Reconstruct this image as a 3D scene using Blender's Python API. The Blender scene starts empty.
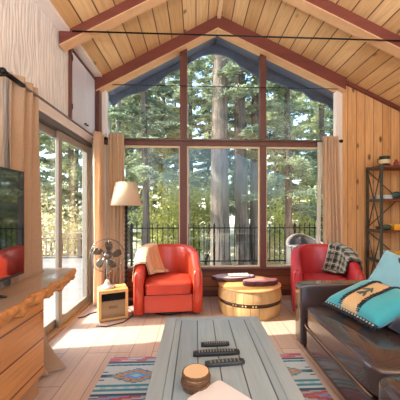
import bpy, bmesh, math, random
import numpy as np
from mathutils import Vector, Matrix
random.seed(7)
RNG = np.random.default_rng(11)
PI = math.pi
SC = bpy.context.scene
COL = SC.collection

# ------------------------------------------------------------------ colour and materials
def lin(r, g, b):
    def f(c):
        c /= 255.0
        return c / 12.92 if c <= 0.04045 else ((c + 0.055) / 1.055) ** 2.4
    return (f(r), f(g), f(b), 1.0)

def newmat(name):
    m = bpy.data.materials.new(name)
    m.use_nodes = True
    nt = m.node_tree
    b = nt.nodes['Principled BSDF']
    return m, nt, b

def N(nt, t, **kw):
    n = nt.nodes.new(t)
    for k, v in kw.items():
        setattr(n, k, v)
    return n

def mixc(nt, fac, a, b, mode='MIX'):
    n = N(nt, 'ShaderNodeMix', data_type='RGBA', blend_type=mode)
    for key, val in ((0, fac), (6, a), (7, b)):
        if hasattr(val, 'is_output'):
            nt.links.new(val, n.inputs[key])
        else:
            n.inputs[key].default_value = val
    return n.outputs[2]

def mth(nt, op, a, b=0.0, clamp=False):
    n = N(nt, 'ShaderNodeMath', operation=op, use_clamp=clamp)
    for i, val in enumerate((a, b)):
        if hasattr(val, 'is_output'):
            nt.links.new(val, n.inputs[i])
        else:
            n.inputs[i].default_value = val
    return n.outputs[0]

def ramp(nt, fac, p0, p1):
    n = N(nt, 'ShaderNodeMapRange', clamp=True)
    nt.links.new(fac, n.inputs[0])
    n.inputs[1].default_value = p0
    n.inputs[2].default_value = p1
    return n.outputs[0]

def coords(nt, space):
    if space == 'world':
        return N(nt, 'ShaderNodeNewGeometry').outputs['Position']
    return N(nt, 'ShaderNodeTexCoord').outputs['Object']

def scaled(nt, vec, s, loc=(0, 0, 0)):
    n = N(nt, 'ShaderNodeMapping')
    n.inputs['Scale'].default_value = s
    n.inputs['Location'].default_value = loc
    nt.links.new(vec, n.inputs['Vector'])
    return n.outputs[0]

def noise(nt, vec, scale, detail=4, rough=0.55):
    n = N(nt, 'ShaderNodeTexNoise')
    n.inputs['Scale'].default_value = scale
    n.inputs['Detail'].default_value = detail
    n.inputs['Roughness'].default_value = rough
    nt.links.new(vec, n.inputs['Vector'])
    return n.outputs['Fac']

def bump(nt, b, h, strength=0.3, dist=0.01):
    n = N(nt, 'ShaderNodeBump')
    n.inputs['Strength'].default_value = strength
    n.inputs['Distance'].default_value = dist
    nt.links.new(h, n.inputs['Height'])
    nt.links.new(n.outputs[0], b.inputs['Normal'])

def plain(name, c, rough=0.5, metal=0.0, var=0.12, scale=14, spec=0.5, coat=0.0, bmp=0.0, space='obj', sheen=0.0):
    m, nt, b = newmat(name)
    v = coords(nt, space)
    f = noise(nt, v, scale)
    dark = tuple(x * (1 - var) for x in c[:3]) + (1,)
    light = tuple(min(1, x * (1 + var)) for x in c[:3]) + (1,)
    nt.links.new(mixc(nt, f, dark, light), b.inputs['Base Color'])
    b.inputs['Roughness'].default_value = rough
    b.inputs['Metallic'].default_value = metal
    b.inputs['Specular IOR Level'].default_value = spec
    b.inputs['Coat Weight'].default_value = coat
    if sheen:
        b.inputs['Sheen Weight'].default_value = sheen
    if bmp:
        bump(nt, b, f, bmp, 0.01)
    return m

def planks(name, along, across, width, length, c1, c2, gap, grain=0.25, knots=0.0, rough=0.5, space='world', mortar=0.012, spec=0.5, bumpy=0.25, coat=0.0, knotc=None):
    """boards running along one axis, stacked across another; axes are 0, 1, 2"""
    m, nt, b = newmat(name)
    v = coords(nt, space)
    sx = N(nt, 'ShaderNodeSeparateXYZ')
    nt.links.new(v, sx.inputs[0])
    cb = N(nt, 'ShaderNodeCombineXYZ')
    nt.links.new(mth(nt, 'ADD', sx.outputs[along], length * 0.45 if length > 8 else 0.0), cb.inputs[0])
    nt.links.new(sx.outputs[across], cb.inputs[1])
    br = N(nt, 'ShaderNodeTexBrick')
    br.offset = 0.37
    br.offset_frequency = 3
    br.inputs['Scale'].default_value = 1.0
    br.inputs['Brick Width'].default_value = length
    br.inputs['Row Height'].default_value = width
    br.inputs['Mortar Size'].default_value = width * mortar * 2
    br.inputs['Mortar Smooth'].default_value = 0.3
    br.inputs['Color1'].default_value = c1
    br.inputs['Color2'].default_value = c2
    br.inputs['Mortar'].default_value = gap
    nt.links.new(cb.outputs[0], br.inputs['Vector'])
    # grain: noise stretched along the board and shifted from board to board
    row = mth(nt, 'FLOOR', mth(nt, 'DIVIDE', sx.outputs[across], width))
    cg = N(nt, 'ShaderNodeCombineXYZ')
    nt.links.new(mth(nt, 'MULTIPLY', sx.outputs[along], 1.6), cg.inputs[0])
    nt.links.new(mth(nt, 'MULTIPLY', sx.outputs[across], 26.0), cg.inputs[1])
    nt.links.new(mth(nt, 'MULTIPLY', row, 3.17), cg.inputs[2])
    g = noise(nt, cg.outputs[0], 1.6, 6, 0.6)
    col = mixc(nt, mth(nt, 'MULTIPLY', ramp(nt, g, 0.42, 0.72), grain), br.outputs['Color'], tuple(x * 0.35 for x in c1[:3]) + (1,))
    if knots:
        ck = N(nt, 'ShaderNodeCombineXYZ')
        nt.links.new(mth(nt, 'MULTIPLY', sx.outputs[along], 2.0), ck.inputs[0])
        nt.links.new(mth(nt, 'MULTIPLY', sx.outputs[across], 0.55 / width), ck.inputs[1])
        nt.links.new(mth(nt, 'MULTIPLY', row, 1.7), ck.inputs[2])
        vo = N(nt, 'ShaderNodeTexVoronoi')
        vo.inputs['Scale'].default_value = 1.3
        nt.links.new(ck.outputs[0], vo.inputs['Vector'])
        k = ramp(nt, vo.outputs['Distance'], 0.155, 0.075)
        col = mixc(nt, mth(nt, 'MULTIPLY', k, knots), col, knotc or tuple(x * 0.16 for x in c1[:3]) + (1,))
    nt.links.new(col, b.inputs['Base Color'])
    b.inputs['Roughness'].default_value = rough
    b.inputs['Specular IOR Level'].default_value = spec
    b.inputs['Coat Weight'].default_value = coat
    h = mth(nt, 'SUBTRACT', mth(nt, 'MULTIPLY', g, 0.25), br.outputs['Fac'])
    bump(nt, b, h, bumpy, 0.006)
    return m

def woodgrain(name, axis, c1, c2, rough=0.5, scale=1.0, contrast=1.0, space='obj', coat=0.0):
    m, nt, b = newmat(name)
    v = coords(nt, space)
    s = [22 * scale] * 3
    s[axis] = 1.8 * scale
    g = noise(nt, scaled(nt, v, s), 1.0, 6, 0.62)
    g2 = noise(nt, scaled(nt, v, [x * 0.25 for x in s]), 1.0, 3, 0.5)
    f = mth(nt, 'ADD', mth(nt, 'MULTIPLY', g, 0.6), mth(nt, 'MULTIPLY', g2, 0.4))
    nt.links.new(mixc(nt, ramp(nt, f, 0.5 - 0.2 / contrast, 0.5 + 0.2 / contrast), c1, c2), b.inputs['Base Color'])
    b.inputs['Roughness'].default_value = rough
    b.inputs['Coat Weight'].default_value = coat
    bump(nt, b, g, 0.15, 0.004)
    return m

def leafmat(name, c1, c2, scale=2.2):
    m, nt, b = newmat(name)
    v = coords(nt, 'world')
    f = noise(nt, v, scale, 3)
    c = mixc(nt, ramp(nt, f, 0.35, 0.65), c1, c2)
    out = nt.nodes['Material Output']
    nt.links.new(c, b.inputs['Base Color'])
    b.inputs['Roughness'].default_value = 0.6
    t = N(nt, 'ShaderNodeBsdfTranslucent')
    nt.links.new(c, t.inputs['Color'])
    mx = N(nt, 'ShaderNodeMixShader')
    mx.inputs[0].default_value = 0.45
    nt.links.new(b.outputs[0], mx.inputs[1])
    nt.links.new(t.outputs[0], mx.inputs[2])
    nt.links.new(mx.outputs[0], out.inputs['Surface'])
    return m

def glassmat(name, tint=(0.93, 0.97, 0.97, 1), refl=0.06):
    m, nt, b = newmat(name)
    out = nt.nodes['Material Output']
    nt.nodes.remove(b)
    t = N(nt, 'ShaderNodeBsdfTransparent')
    t.inputs[0].default_value = tint
    g = N(nt, 'ShaderNodeBsdfGlossy')
    g.inputs['Roughness'].default_value = 0.02
    lw = N(nt, 'ShaderNodeLayerWeight')
    lw.inputs['Blend'].default_value = 0.5
    p = mth(nt, 'POWER', lw.outputs['Facing'], 4.0)
    mx = N(nt, 'ShaderNodeMixShader')
    nt.links.new(mth(nt, 'ADD', mth(nt, 'MULTIPLY', p, 0.5), 0.025), mx.inputs[0])
    nt.links.new(t.outputs[0], mx.inputs[1])
    nt.links.new(g.outputs[0], mx.inputs[2])
    nt.links.new(mx.outputs[0], out.inputs['Surface'])
    return m

def clothmat(name, c1, c2, rough=0.85, trans=0.0, scale=60, sheen=0.25):
    m, nt, b = newmat(name)
    v = coords(nt, 'obj')
    f = noise(nt, v, scale, 3)
    c = mixc(nt, f, c1, c2)
    nt.links.new(c, b.inputs['Base Color'])
    b.inputs['Roughness'].default_value = rough
    b.inputs['Specular IOR Level'].default_value = 0.2
    b.inputs['Sheen Weight'].default_value = sheen
    bump(nt, b, f, 0.15, 0.003)
    if trans:
        out = nt.nodes['Material Output']
        t = N(nt, 'ShaderNodeBsdfTranslucent')
        nt.links.new(c, t.inputs['Color'])
        mx = N(nt, 'ShaderNodeMixShader')
        mx.inputs[0].default_value = trans
        nt.links.new(b.outputs[0], mx.inputs[1])
        nt.links.new(t.outputs[0], mx.inputs[2])
        nt.links.new(mx.outputs[0], out.inputs['Surface'])
    return m

# ------------------------------------------------------------------ mesh building
class MB:
    def __init__(self):
        self.bm = bmesh.new()
        self.mi = 0
    def quadstrip(self, rings, close=True, caps=True, smooth=True):
        vs = [[self.bm.verts.new(p) for p in r] for r in rings]
        n = len(rings[0])
        for a, b in zip(vs[:-1], vs[1:]):
            for i in range(n if close else n - 1):
                j = (i + 1) % n
                f = self.bm.faces.new((a[i], a[j], b[j], b[i]))
                f.smooth = smooth
                f.material_index = self.mi
        if caps and close:
            for r in (vs[0][::-1], vs[-1]):
                f = self.bm.faces.new(r)
                f.material_index = self.mi
        return self
    def box(self, x0, x1, y0, y1, z0, z1, mat=None):
        p = [(x0, y0, z0), (x1, y0, z0), (x1, y1, z0), (x0, y1, z0), (x0, y0, z1), (x1, y0, z1), (x1, y1, z1), (x0, y1, z1)]
        vs = [self.bm.verts.new(mat @ Vector(q) if mat else q) for q in p]
        for f in ((3, 2, 1, 0), (4, 5, 6, 7), (0, 1, 5, 4), (1, 2, 6, 5), (2, 3, 7, 6), (3, 0, 4, 7)):
            g = self.bm.faces.new([vs[i] for i in f])
            g.material_index = self.mi
        return self
    def prism(self, pts, axis, a, b):
        """polygon in the two other axes, extruded along axis from a to b"""
        def P(p, t):
            if axis == 0: return (t, p[0], p[1])
            if axis == 1: return (p[0], t, p[1])
            return (p[0], p[1], t)
        lo = [self.bm.verts.new(P(p, a)) for p in pts]
        hi = [self.bm.verts.new(P(p, b)) for p in pts]
        n = len(pts)
        fs = [self.bm.faces.new(lo), self.bm.faces.new(hi[::-1])]
        for i in range(n):
            j = (i + 1) % n
            fs.append(self.bm.faces.new((lo[j], lo[i], hi[i], hi[j])))
        for f in fs:
            f.material_index = self.mi
        return self
    def tube(self, pts, r, n=8, caps=True):
        pts = [Vector(p) for p in pts]
        rs = r if isinstance(r, (list, tuple)) else [r] * len(pts)
        rings = []
        prev = None
        for i, p in enumerate(pts):
            d = (pts[min(i + 1, len(pts) - 1)] - pts[max(i - 1, 0)]).normalized()
            if prev is None:
                u = d.orthogonal().normalized()
            else:
                u = (prev - d * prev.dot(d))
                u = u.normalized() if u.length > 1e-6 else d.orthogonal().normalized()
            prev = u
            w = d.cross(u)
            rings.append([p + (u * math.cos(2 * PI * k / n) + w * math.sin(2 * PI * k / n)) * rs[i] for k in range(n)])
        return self.quadstrip(rings, True, caps)
    def lathe(self, prof, n=32, c=(0, 0, 0), mat=None, caps=True):
        rings = []
        for r, z in prof:
            ring = []
            for k in range(n):
                a = 2 * PI * k / n
                q = Vector((r * math.cos(a), r * math.sin(a), z))
                if mat: q = mat @ q
                ring.append(q + Vector(c))
            rings.append(ring)
        return self.quadstrip(rings, True, caps)
    def grid(self, fn, nu, nv, smooth=True, close_u=False):
        vs = [[self.bm.verts.new(fn(i / nu, j / nv)) for j in range(nv + 1)] for i in range(nu + 1)]
        for i in range(nu):
            for j in range(nv):
                f = self.bm.faces.new((vs[i][j], vs[i + 1][j], vs[i + 1][j + 1], vs[i][j + 1]))
                f.smooth = smooth
                f.material_index = self.mi
        return self
    def build(self, name, mats, parent=None, bevel=0.0, seg=2, smooth=False, solid=0.0, sub=0, recalc=True, loc=None, rot=None):
        if recalc:
            bmesh.ops.recalc_face_normals(self.bm, faces=self.bm.faces[:])
        me = bpy.data.meshes.new(name)
        if smooth:
            for f in self.bm.faces: f.smooth = True
        self.bm.to_mesh(me)
        self.bm.free()
        o = bpy.data.objects.new(name, me)
        COL.objects.link(o)
        for m in (mats if isinstance(mats, (list, tuple)) else [mats]):
            me.materials.append(m)
        if solid:
            s = o.modifiers.new('solid', 'SOLIDIFY'); s.thickness = solid; s.offset = 0
        if bevel:
            bv = o.modifiers.new('bevel', 'BEVEL'); bv.width = bevel; bv.segments = seg; bv.limit_method = 'ANGLE'; bv.angle_limit = 0.6
            bv.harden_normals = False
        if sub:
            ss = o.modifiers.new('sub', 'SUBSURF'); ss.levels = sub; ss.render_levels = sub
        if parent is not None: o.parent = parent
        if loc is not None: o.location = loc
        if rot is not None: o.rotation_euler = rot
        return o

def tag(o, label, cat, group=None):
    o['label'] = label; o['category'] = cat
    if group: o['group'] = group
    return o

def thing(name, label, cat, loc=(0, 0, 0), rz=0.0, group=None):
    o = bpy.data.objects.new(name, None)
    COL.objects.link(o)
    o.empty_display_size = 0.1
    o.location = loc; o.rotation_euler = (0, 0, rz)
    return tag(o, label, cat, group)

def struct(o):
    o['kind'] = 'structure'
    return o

def copy_tree(o, parent=None):
    c = o.copy(); COL.objects.link(c)
    if parent is not None:
        c.parent = parent
        c.matrix_parent_inverse = o.matrix_parent_inverse.copy()
    for ch in list(o.children):
        copy_tree(ch, c)
    return c

# ------------------------------------------------------------------ palette
M = {}
M['pine_ceil_l'] = planks('pine_ceiling', 1, 0, 0.165, 9.0, lin(224, 184, 132), lin(196, 150, 98), lin(92, 58, 34), 0.4, 0.9, 0.5, mortar=0.022)
M['pine_wall'] = planks('pine_boards', 2, 0, 0.13, 40.0, lin(222, 172, 118), lin(202, 148, 94), lin(112, 70, 40), 0.5, 0.95, 0.5, mortar=0.018)
M['floor'] = planks('laminate_floor', 1, 0, 0.19, 1.25, lin(206, 182, 166), lin(190, 163, 148), lin(120, 98, 86), 0.25, 0.0, 0.34, mortar=0.008, spec=0.5, bumpy=0.08)
M['whitewash'] = None
M['beam'] = woodgrain('beam_redwood', 0, lin(100, 46, 36), lin(118, 58, 44), 0.5, 0.7, space='world')
M['beam_under'] = woodgrain('beam_underside_lit', 0, lin(214, 170, 126), lin(196, 148, 106), 0.5, 0.7, space='world')  # light falling on the beam undersides, painted in as a paler wood colour
M['frame'] = woodgrain('window_redwood', 2, lin(80, 42, 36), lin(104, 58, 46), 0.45, 0.7, space='world')
M['kneewall'] = planks('knee_wall_wood', 0, 2, 0.14, 3.0, lin(150, 88, 56), lin(132, 74, 46), lin(60, 32, 20), 0.4, 0.3, 0.45, mortar=0.02)
M['trimwhite'] = plain('white_painted_trim', lin(226, 214, 206), 0.5, var=0.04)
M['trimtan'] = woodgrain('tan_trim', 1, lin(178, 140, 98), lin(154, 116, 78), 0.5, 0.7, space='world')
M['glass'] = glassmat('window_glass')
M['alu'] = plain('grey_door_frame', lin(140, 128, 116), 0.45, var=0.08)
M['aludark'] = plain('dark_door_rail', lin(92, 84, 78), 0.45, var=0.08)
M['black'] = plain('black_metal', lin(24, 23, 24), 0.4, 0.6, var=0.1)
M['blackp'] = plain('black_plastic', lin(26, 27, 30), 0.35, var=0.1)
M['curtain'] = clothmat('tan_curtain', lin(236, 212, 186), lin(222, 196, 168), trans=0.45)
M['curtain2'] = clothmat('taupe_curtain', lin(192, 164, 140), lin(174, 146, 122), trans=0.15)
M['sheer'] = clothmat('white_sheer', lin(236, 232, 224), lin(220, 216, 208), trans=0.4)
M['red'] = plain('red_leather', lin(184, 58, 36), 0.34, var=0.16, scale=7, bmp=0.06, spec=0.5, coat=0.15)
M['red2'] = plain('crimson_leather', lin(176, 46, 54), 0.36, var=0.16, scale=7, bmp=0.06, coat=0.15)
M['reddark'] = plain('dark_red_welt', lin(120, 26, 18), 0.45)
M['brown'] = plain('brown_leather', lin(68, 54, 54), 0.26, var=0.30, scale=5, bmp=0.10, coat=0.9)
M['welt'] = plain('tan_welt', lin(150, 118, 98), 0.5)
M['oak'] = woodgrain('light_oak', 2, lin(218, 172, 110), lin(196, 146, 84), 0.45)
M['shelfwood'] = woodgrain('red_brown_shelf', 0, lin(118, 66, 48), lin(92, 48, 36), 0.5)
M['shelfmetal'] = plain('green_grey_metal', lin(66, 70, 66), 0.45, 0.3, var=0.2)

def whitewash():
    m, nt, b = newmat('whitewashed_plywood')
    v = coords(nt, 'world')
    g = noise(nt, scaled(nt, v, (9, 9, 1.4)), 2.4, 6, 0.65)
    w = N(nt, 'ShaderNodeTexWave', wave_type='BANDS', bands_direction='Y')
    w.inputs['Scale'].default_value = 8.0
    w.inputs['Distortion'].default_value = 14.0
    w.inputs['Detail'].default_value = 2.0
    w.inputs['Detail Scale'].default_value = 0.8
    nt.links.new(scaled(nt, v, (1, 1, 0.3)), w.inputs['Vector'])
    f = mth(nt, 'ADD', mth(nt, 'MULTIPLY', g, 0.75), mth(nt, 'MULTIPLY', w.outputs['Fac'], 0.25))
    nt.links.new(mixc(nt, ramp(nt, f, 0.25, 0.72), lin(196, 188, 184), lin(238, 232, 228)), b.inputs['Base Color'])
    b.inputs['Roughness'].default_value = 0.6
    bump(nt, b, f, 0.5, 0.012)
    return m
M['whitewash'] = whitewash()

# ------------------------------------------------------------------ room shell
XL, XR, YW, YB = -1.40, 3.60, 4.05, -2.6
RX, RZ = 0.32, 3.96
SL, SR = 0.55, 0.46
def roof(x):
    return RZ - SL * (RX - x) if x < RX else RZ - SR * (x - RX)

struct(MB().box(XL - 0.12, XR + 0.12, YB, YW + 0.1, -0.12, 0).build('floor', M['floor']))
# ceiling slopes
YE = YW + 0.10
mb = MB(); mb.prism([(-1.28, 3.08), (RX, RZ), (RX, RZ + 0.14), (-1.64, 3.17), (-1.64, 3.088), (-1.28, 3.088)], 1, YB, YE)
struct(mb.build('ceiling', M['pine_ceil_l']))
mb = MB(); mb.prism([(RX, RZ), (XR + 0.4, roof(XR + 0.4)), (XR + 0.4, roof(XR + 0.4) + 0.14), (RX, RZ + 0.14)], 1, YB, YE)
struct(mb.build('ceiling', M['pine_ceil_l']))
struct(MB().prism([(RX - 0.028, roof(RX - 0.028) - 0.001), (RX - 0.026, RZ - 0.062), (RX + 0.026, RZ - 0.062), (RX + 0.028, roof(RX + 0.028) - 0.001), (RX, RZ - 0.001)], 1, YB, 3.925).build('trim_1', plain('pale_ridge_batten', lin(216, 180, 140), 0.5, space='world')))
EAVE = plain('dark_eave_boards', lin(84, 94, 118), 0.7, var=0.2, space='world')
struct(MB().prism([(-1.64, 3.05), (-1.28, 3.08), (RX, RZ), (RX, RZ + 0.10), (-1.64, roof(-1.64) + 0.14)], 1, YE + 0.001, 4.6).build('trim_7', EAVE))
struct(MB().prism([(RX, RZ), (XR + 0.4, roof(XR + 0.4)), (XR + 0.4, roof(XR + 0.4) + 0.10), (RX, RZ + 0.10)], 1, YE + 0.001, 4.6).build('trim_8', EAVE))
# left wall with the sliding door opening
DY0, DY1, DZ = 2.45, 3.86, 2.12
mb = MB()
mb.box(XL - 0.12, XL, YB, DY0, 0, 3.088)
mb.box(XL - 0.12, XL, DY1, YW + 0.1, 0, 3.088)
mb.box(XL - 0.12, XL, DY0, DY1, DZ, 3.088)
struct(mb.build('wall_left', M['whitewash']))
struct(MB().box(XL, -1.28, YB, 3.93, 3.055, 3.085).build('trim_2', M['trimwhite'], bevel=0.004))
# trim above the door
struct(MB().box(XL, XL + 0.018, DY0 - 0.03, YW - 0.03, 2.125, 2.225).build('trim_3', M['trimwhite'], bevel=0.003))
# right wall and back wall
struct(MB().box(XR, XR + 0.12, YB, YW + 0.1, 0, roof(XR)).build('wall_right', M['pine_wall']))
mb = MB()
mb.box(XL - 0.12, -1.25, YB - 0.1, YB, 0, 3.0); mb.box(3.45, XR + 0.12, YB - 0.1, YB, 0, 2.4)
struct(mb.build('wall_back', M['pine_wall']))
# window wall: knee wall, pine part, corner post
struct(MB().box(XL, 2.05, YW, YW + 0.10, 0, 0.385).build('wall_front', M['kneewall']))
mb = MB(); mb.prism([(2.136, 0), (XR, 0), (XR, roof(XR)), (2.136, roof(2.136))], 1, YW - 0.02, YW + 0.10)
struct(mb.build('wall_front', M['pine_wall']))
struct(MB().box(XL, -1.325, YW - 0.10, YW + 0.1, 0.0, 3.0).build('trim_4', M['frame'], bevel=0.004))
struct(MB().box(XL + 0.08, 2.05, YW - 0.016, YW, 0, 0.09).build('baseboard_front', M['frame'], bevel=0.003))
struct(MB().box(XL + 0.08, 2.06, YW - 0.07, YW + 0.16, 0.385, 0.41).build('trim_5', M['frame'], bevel=0.004))
# beams
def beamz(x): # underside of the gable beam
    return 2.903 + 0.541 * (x + 1.297) if x < 0.306 else 3.77 - 0.4555 * (x - 0.306)
def gable_beam(y0, y1, xl, xr, dz, name):
    xs = [xl, 0.306, xr]
    top = [(xl, 3.053), (-1.28, 3.053), (-1.279, 3.078)] + [(x, roof(x) - 0.002) for x in (RX, xr)]
    bot = [(x, beamz(x) + dz) for x in xs]
    o = struct(MB().prism(bot + top[::-1], 1, y0, y1).build(name, M['beam'], bevel=0.004))
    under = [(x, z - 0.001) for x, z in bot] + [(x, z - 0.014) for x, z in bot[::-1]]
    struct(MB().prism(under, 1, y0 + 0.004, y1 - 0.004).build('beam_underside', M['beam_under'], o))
    return o
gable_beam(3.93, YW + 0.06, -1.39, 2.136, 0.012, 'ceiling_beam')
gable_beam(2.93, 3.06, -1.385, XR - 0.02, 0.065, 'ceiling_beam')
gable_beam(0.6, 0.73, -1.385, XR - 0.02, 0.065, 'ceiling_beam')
struct(MB().prism([(2.136, roof(2.136) - 0.05), (XR, roof(XR) - 0.05), (XR, roof(XR) - 0.002), (2.136, roof(2.136) - 0.002)], 1, YW - 0.07, YW - 0.02).build('trim_6', M['beam'], bevel=0.003))

# gable window: frame, stops, glass
mb = MB()
for x0, x1 in ((-0.228, -0.128), (0.924, 1.011)):
    mb.prism([(x0, 0.41), (x1, 0.41), (x1, beamz(x1)), (x0, beamz(x0))], 1, YW - 0.02, YW + 0.10)
mb.box(-1.325, 2.05, YW - 0.025, YW + 0.10, 2.155, 2.235)
win = struct(mb.build('window_1', M['frame'], bevel=0.004))
mb = MB()
mb.prism([(-1.325, 0.41), (-1.267, 0.41), (-1.267, beamz(-1.267)), (-1.325, beamz(-1.325))], 1, YW - 0.01, YW + 0.09)
mb.prism([(2.05, 0.41), (2.136, 0.41), (2.136, beamz(2.136)), (2.05, beamz(2.05))], 1, YW - 0.015, YW + 0.09)
struct(mb.build('window_jamb', M['trimwhite'], win, bevel=0.003))
mb = MB()
for x0, x1 in ((-1.267, -0.228), (-0.128, 0.924), (1.011, 2.05)):
    mb.box(x0, x1, YW + 0.015, YW + 0.055, 2.128, 2.154)
    mb.box(x0, x0 + 0.018, YW + 0.015, YW + 0.055, 0.411, 2.128)
    mb.box(x1 - 0.018, x1, YW + 0.015, YW + 0.055, 0.411, 2.128)
    mb.box(x0 + 0.018, x1 - 0.018, YW + 0.015, YW + 0.055, 0.411, 0.43)
struct(mb.build('glazing_stop', plain('pale_stop', lin(214, 190, 160), 0.5, var=0.05), win))
mb = MB()
for x0, x1 in ((-1.267, -0.228), (-0.128, 0.924), (1.011, 2.05)):
    mb.box(x0, x1, YW + 0.057, YW + 0.063, 0.411, 2.154)
    pts = [(x0, 2.236), (x1, 2.236), (x1, beamz(x1))] + ([(0.306, 3.77)] if x0 < 0.3 < x1 else []) + [(x0, beamz(x0))]
    mb.prism(pts, 1, YW + 0.057, YW + 0.063)
struct(mb.build('glass', M['glass'], win))

# sliding door
mb = MB()
mb.box(XL - 0.10, XL + 0.004, DY0, DY0 + 0.05, 0.0, DZ - 0.055)
mb.box(XL - 0.10, XL + 0.004, DY1 - 0.05, DY1, 0.0, DZ - 0.055)
door = struct(mb.build('door_1', M['alu'], bevel=0.003))
struct(MB().box(XL - 0.10, XL + 0.010, DY0, DY1, DZ - 0.055, DZ).build('door_header', M['aludark'], door, bevel=0.003))
struct(MB().box(XL - 0.10, XL + 0.02, DY0, DY1, -0.0, 0.03).build('door_threshold', M['trimtan'], door, bevel=0.004))
for (a, b, xo) in ((DY0 + 0.05, 3.13, -0.085), (2.98, DY1 - 0.05, -0.045)):
    mb = MB(); x0, x1 = XL + xo, XL + xo + 0.034
    mb.box(x0, x1, a, a + 0.075, 0.03, 2.06); mb.box(x0, x1, b - 0.075, b, 0.03, 2.06)
    mb.box(x0, x1, a + 0.075, b - 0.075, 0.03, 0.115); mb.box(x0, x1, a + 0.075, b - 0.075, 1.985, 2.06)
    s = struct(mb.build('sliding_sash', M['alu'], door, bevel=0.003))
    struct(MB().box(x0 + 0.014, x0 + 0.020, a + 0.076, b - 0.076, 0.116, 1.984).build('glass', M['glass'], s))

# exterior: bargeboard on the gable, deck, ground
barge = [(-1.4, 2.992), (-1.33, 2.898), (-1.212, 3.019), (-1.1, 3.075), (-0.977, 3.119), (-0.827, 3.161), (-0.733, 3.227), (-0.606, 3.293), (-0.511, 3.391), (-0.384, 3.474), (-0.256, 3.525), (-0.144, 3.591), (-0.07, 3.66), (0.008, 3.708), (0.11, 3.755), (0.225, 3.782), (0.32, 3.79), (0.419, 3.782), (0.5, 3.755), (0.549, 3.729), (0.646, 3.659), (0.73, 3.59), (0.825, 3.533), (0.95, 3.46), (1.07, 3.409), (1.317, 3.333), (1.45, 3.30), (1.531, 3.25), (1.65, 3.21), (1.78, 3.185), (1.86, 3.12), (1.913, 3.067), (2.047, 3.04), (2.18, 2.99), (2.281, 2.877), (2.42, 2.86), (2.6, 2.80)]
mb = MB(); mb.prism(barge + [(2.6, roof(2.6) + 0.10), (RX, RZ + 0.10), (-1.4, roof(-1.4) + 0.10)], 1, 4.602, 4.645)
struct(mb.build('gable_trim', plain('weathered_bargeboard', lin(72, 82, 104), 0.7, var=0.35, scale=6, space='world')))
M['deck'] = planks('grey_deck_boards', 0, 1, 0.14, 3.5, lin(138, 133, 128), lin(122, 118, 114), lin(80, 76, 72), 0.3, 0, 0.7)
struct(MB().box(-6.5, 5.5, YW + 0.16, 6.5, -0.20, -0.05).build('deck', M['deck']))
struct(MB().box(-6.5, XL - 0.13, -3.0, YW + 0.16, -0.20, -0.05).build('deck', M['deck']))
struct(MB().box(-6.5, -1.9, 6.5, 8.2, -0.20, -0.05).build('deck', M['deck']))

def groundmat():
    m, nt, b = newmat('forest_floor')
    v = coords(nt, 'world')
    f = noise(nt, v, 0.9, 6, 0.65)
    f2 = noise(nt, v, 7.0, 4, 0.6)
    c = mixc(nt, ramp(nt, f, 0.35, 0.65), lin(232, 220, 196), lin(188, 180, 140))
    c = mixc(nt, mth(nt, 'MULTIPLY', ramp(nt, f2, 0.5, 0.75), 0.4), c, lin(130, 116, 92))
    nt.links.new(c, b.inputs['Base Color'])
    b.inputs['Roughness'].default_value = 0.9
    return m
def gz(x, y):
    r = math.hypot(x, y)
    return -1.0 + 0.35 * math.sin(x * 0.5) * math.cos(y * 0.4) * min(1, max(0, (r - 8) / 6)) + max(0.0, y - 14) * 0.10 + max(0.0, -x - 12) * 0.10
mb = MB()
mb.grid(lambda u, v: (-45 + 90 * u, -15 + 75 * v, gz(-45 + 90 * u, -15 + 75 * v)), 60, 50)
struct(mb.build('ground', groundmat()))

# ------------------------------------------------------------------ tie rods, curtain rods, curtains
def rod_thing(name, label, pts, r, mat, cat, group=None):
    o = MB().tube(pts, r, 8).build(name, mat)
    return tag(o, label, cat, group)
rod_thing('tie_rod', 'thin black tie rod crossing the ceiling just in front of the second beam', [(-1.24, 2.9, 3.035), (3.55, 2.9, 3.03)], 0.008, M['black'], 'rod')
rod_thing('tie_rod', 'thin black tie rod stretched across the upper gable window panes', [(-1.20, 3.985, 2.977), (2.05, 3.985, 2.977)], 0.0055, M['black'], 'rod')

M['nickel'] = plain('brushed_rod', lin(120, 112, 106), 0.35, 0.7)
def curtain_rod(label, a, b, brackets, sleeve=0):
    t = thing('curtain_rod', label, 'curtain rod', a)
    A, B = Vector((0, 0, 0)), Vector(b) - Vector(a)
    MB().tube([A, B], 0.011, 10).build('pole', M['nickel'], t)
    if sleeve:
        MB().tube([A, A + B.normalized() * sleeve], 0.0185, 12).build('end_sleeve', M['black'], t, smooth=True)
    for e, s in ((A, -1), (B, 1)):
        d = B.normalized() * s
        mt = Matrix.Translation(e) @ d.to_track_quat('Z', 'Y').to_matrix().to_4x4()
        MB().lathe([(0.012, 0), (0.016, 0.008), (0.010, 0.014), (0.022, 0.026), (0.026, 0.04), (0.020, 0.054), (0.004, 0.062)], 14, (0, 0, 0), mt).build('finial', M['black'], t, smooth=True)
    for p, w in brackets:
        MB().tube([Vector(p) - Vector(a), Vector(w) - Vector(a)], 0.008, 8).build('bracket', M['black'], t)
    return t
curtain_rod('long dark curtain rod above the sliding glass door', (-1.31, 2.02, 2.185), (-1.31, 3.92, 2.185), [((-1.31, 2.045, 2.185), (-1.401, 2.045, 2.185)), ((-1.31, 3.845, 2.185), (-1.383, 3.845, 2.185))], sleeve=0.19)
curtain_rod('dark curtain rod along the redwood transom of the big window', (-1.21, 3.975, 2.225), (2.05, 3.975, 2.225), [((-1.20, 3.975, 2.225), (-1.20, 4.02, 2.225)), ((2.03, 3.975, 2.225), (2.03, 4.02, 2.225))])

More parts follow.
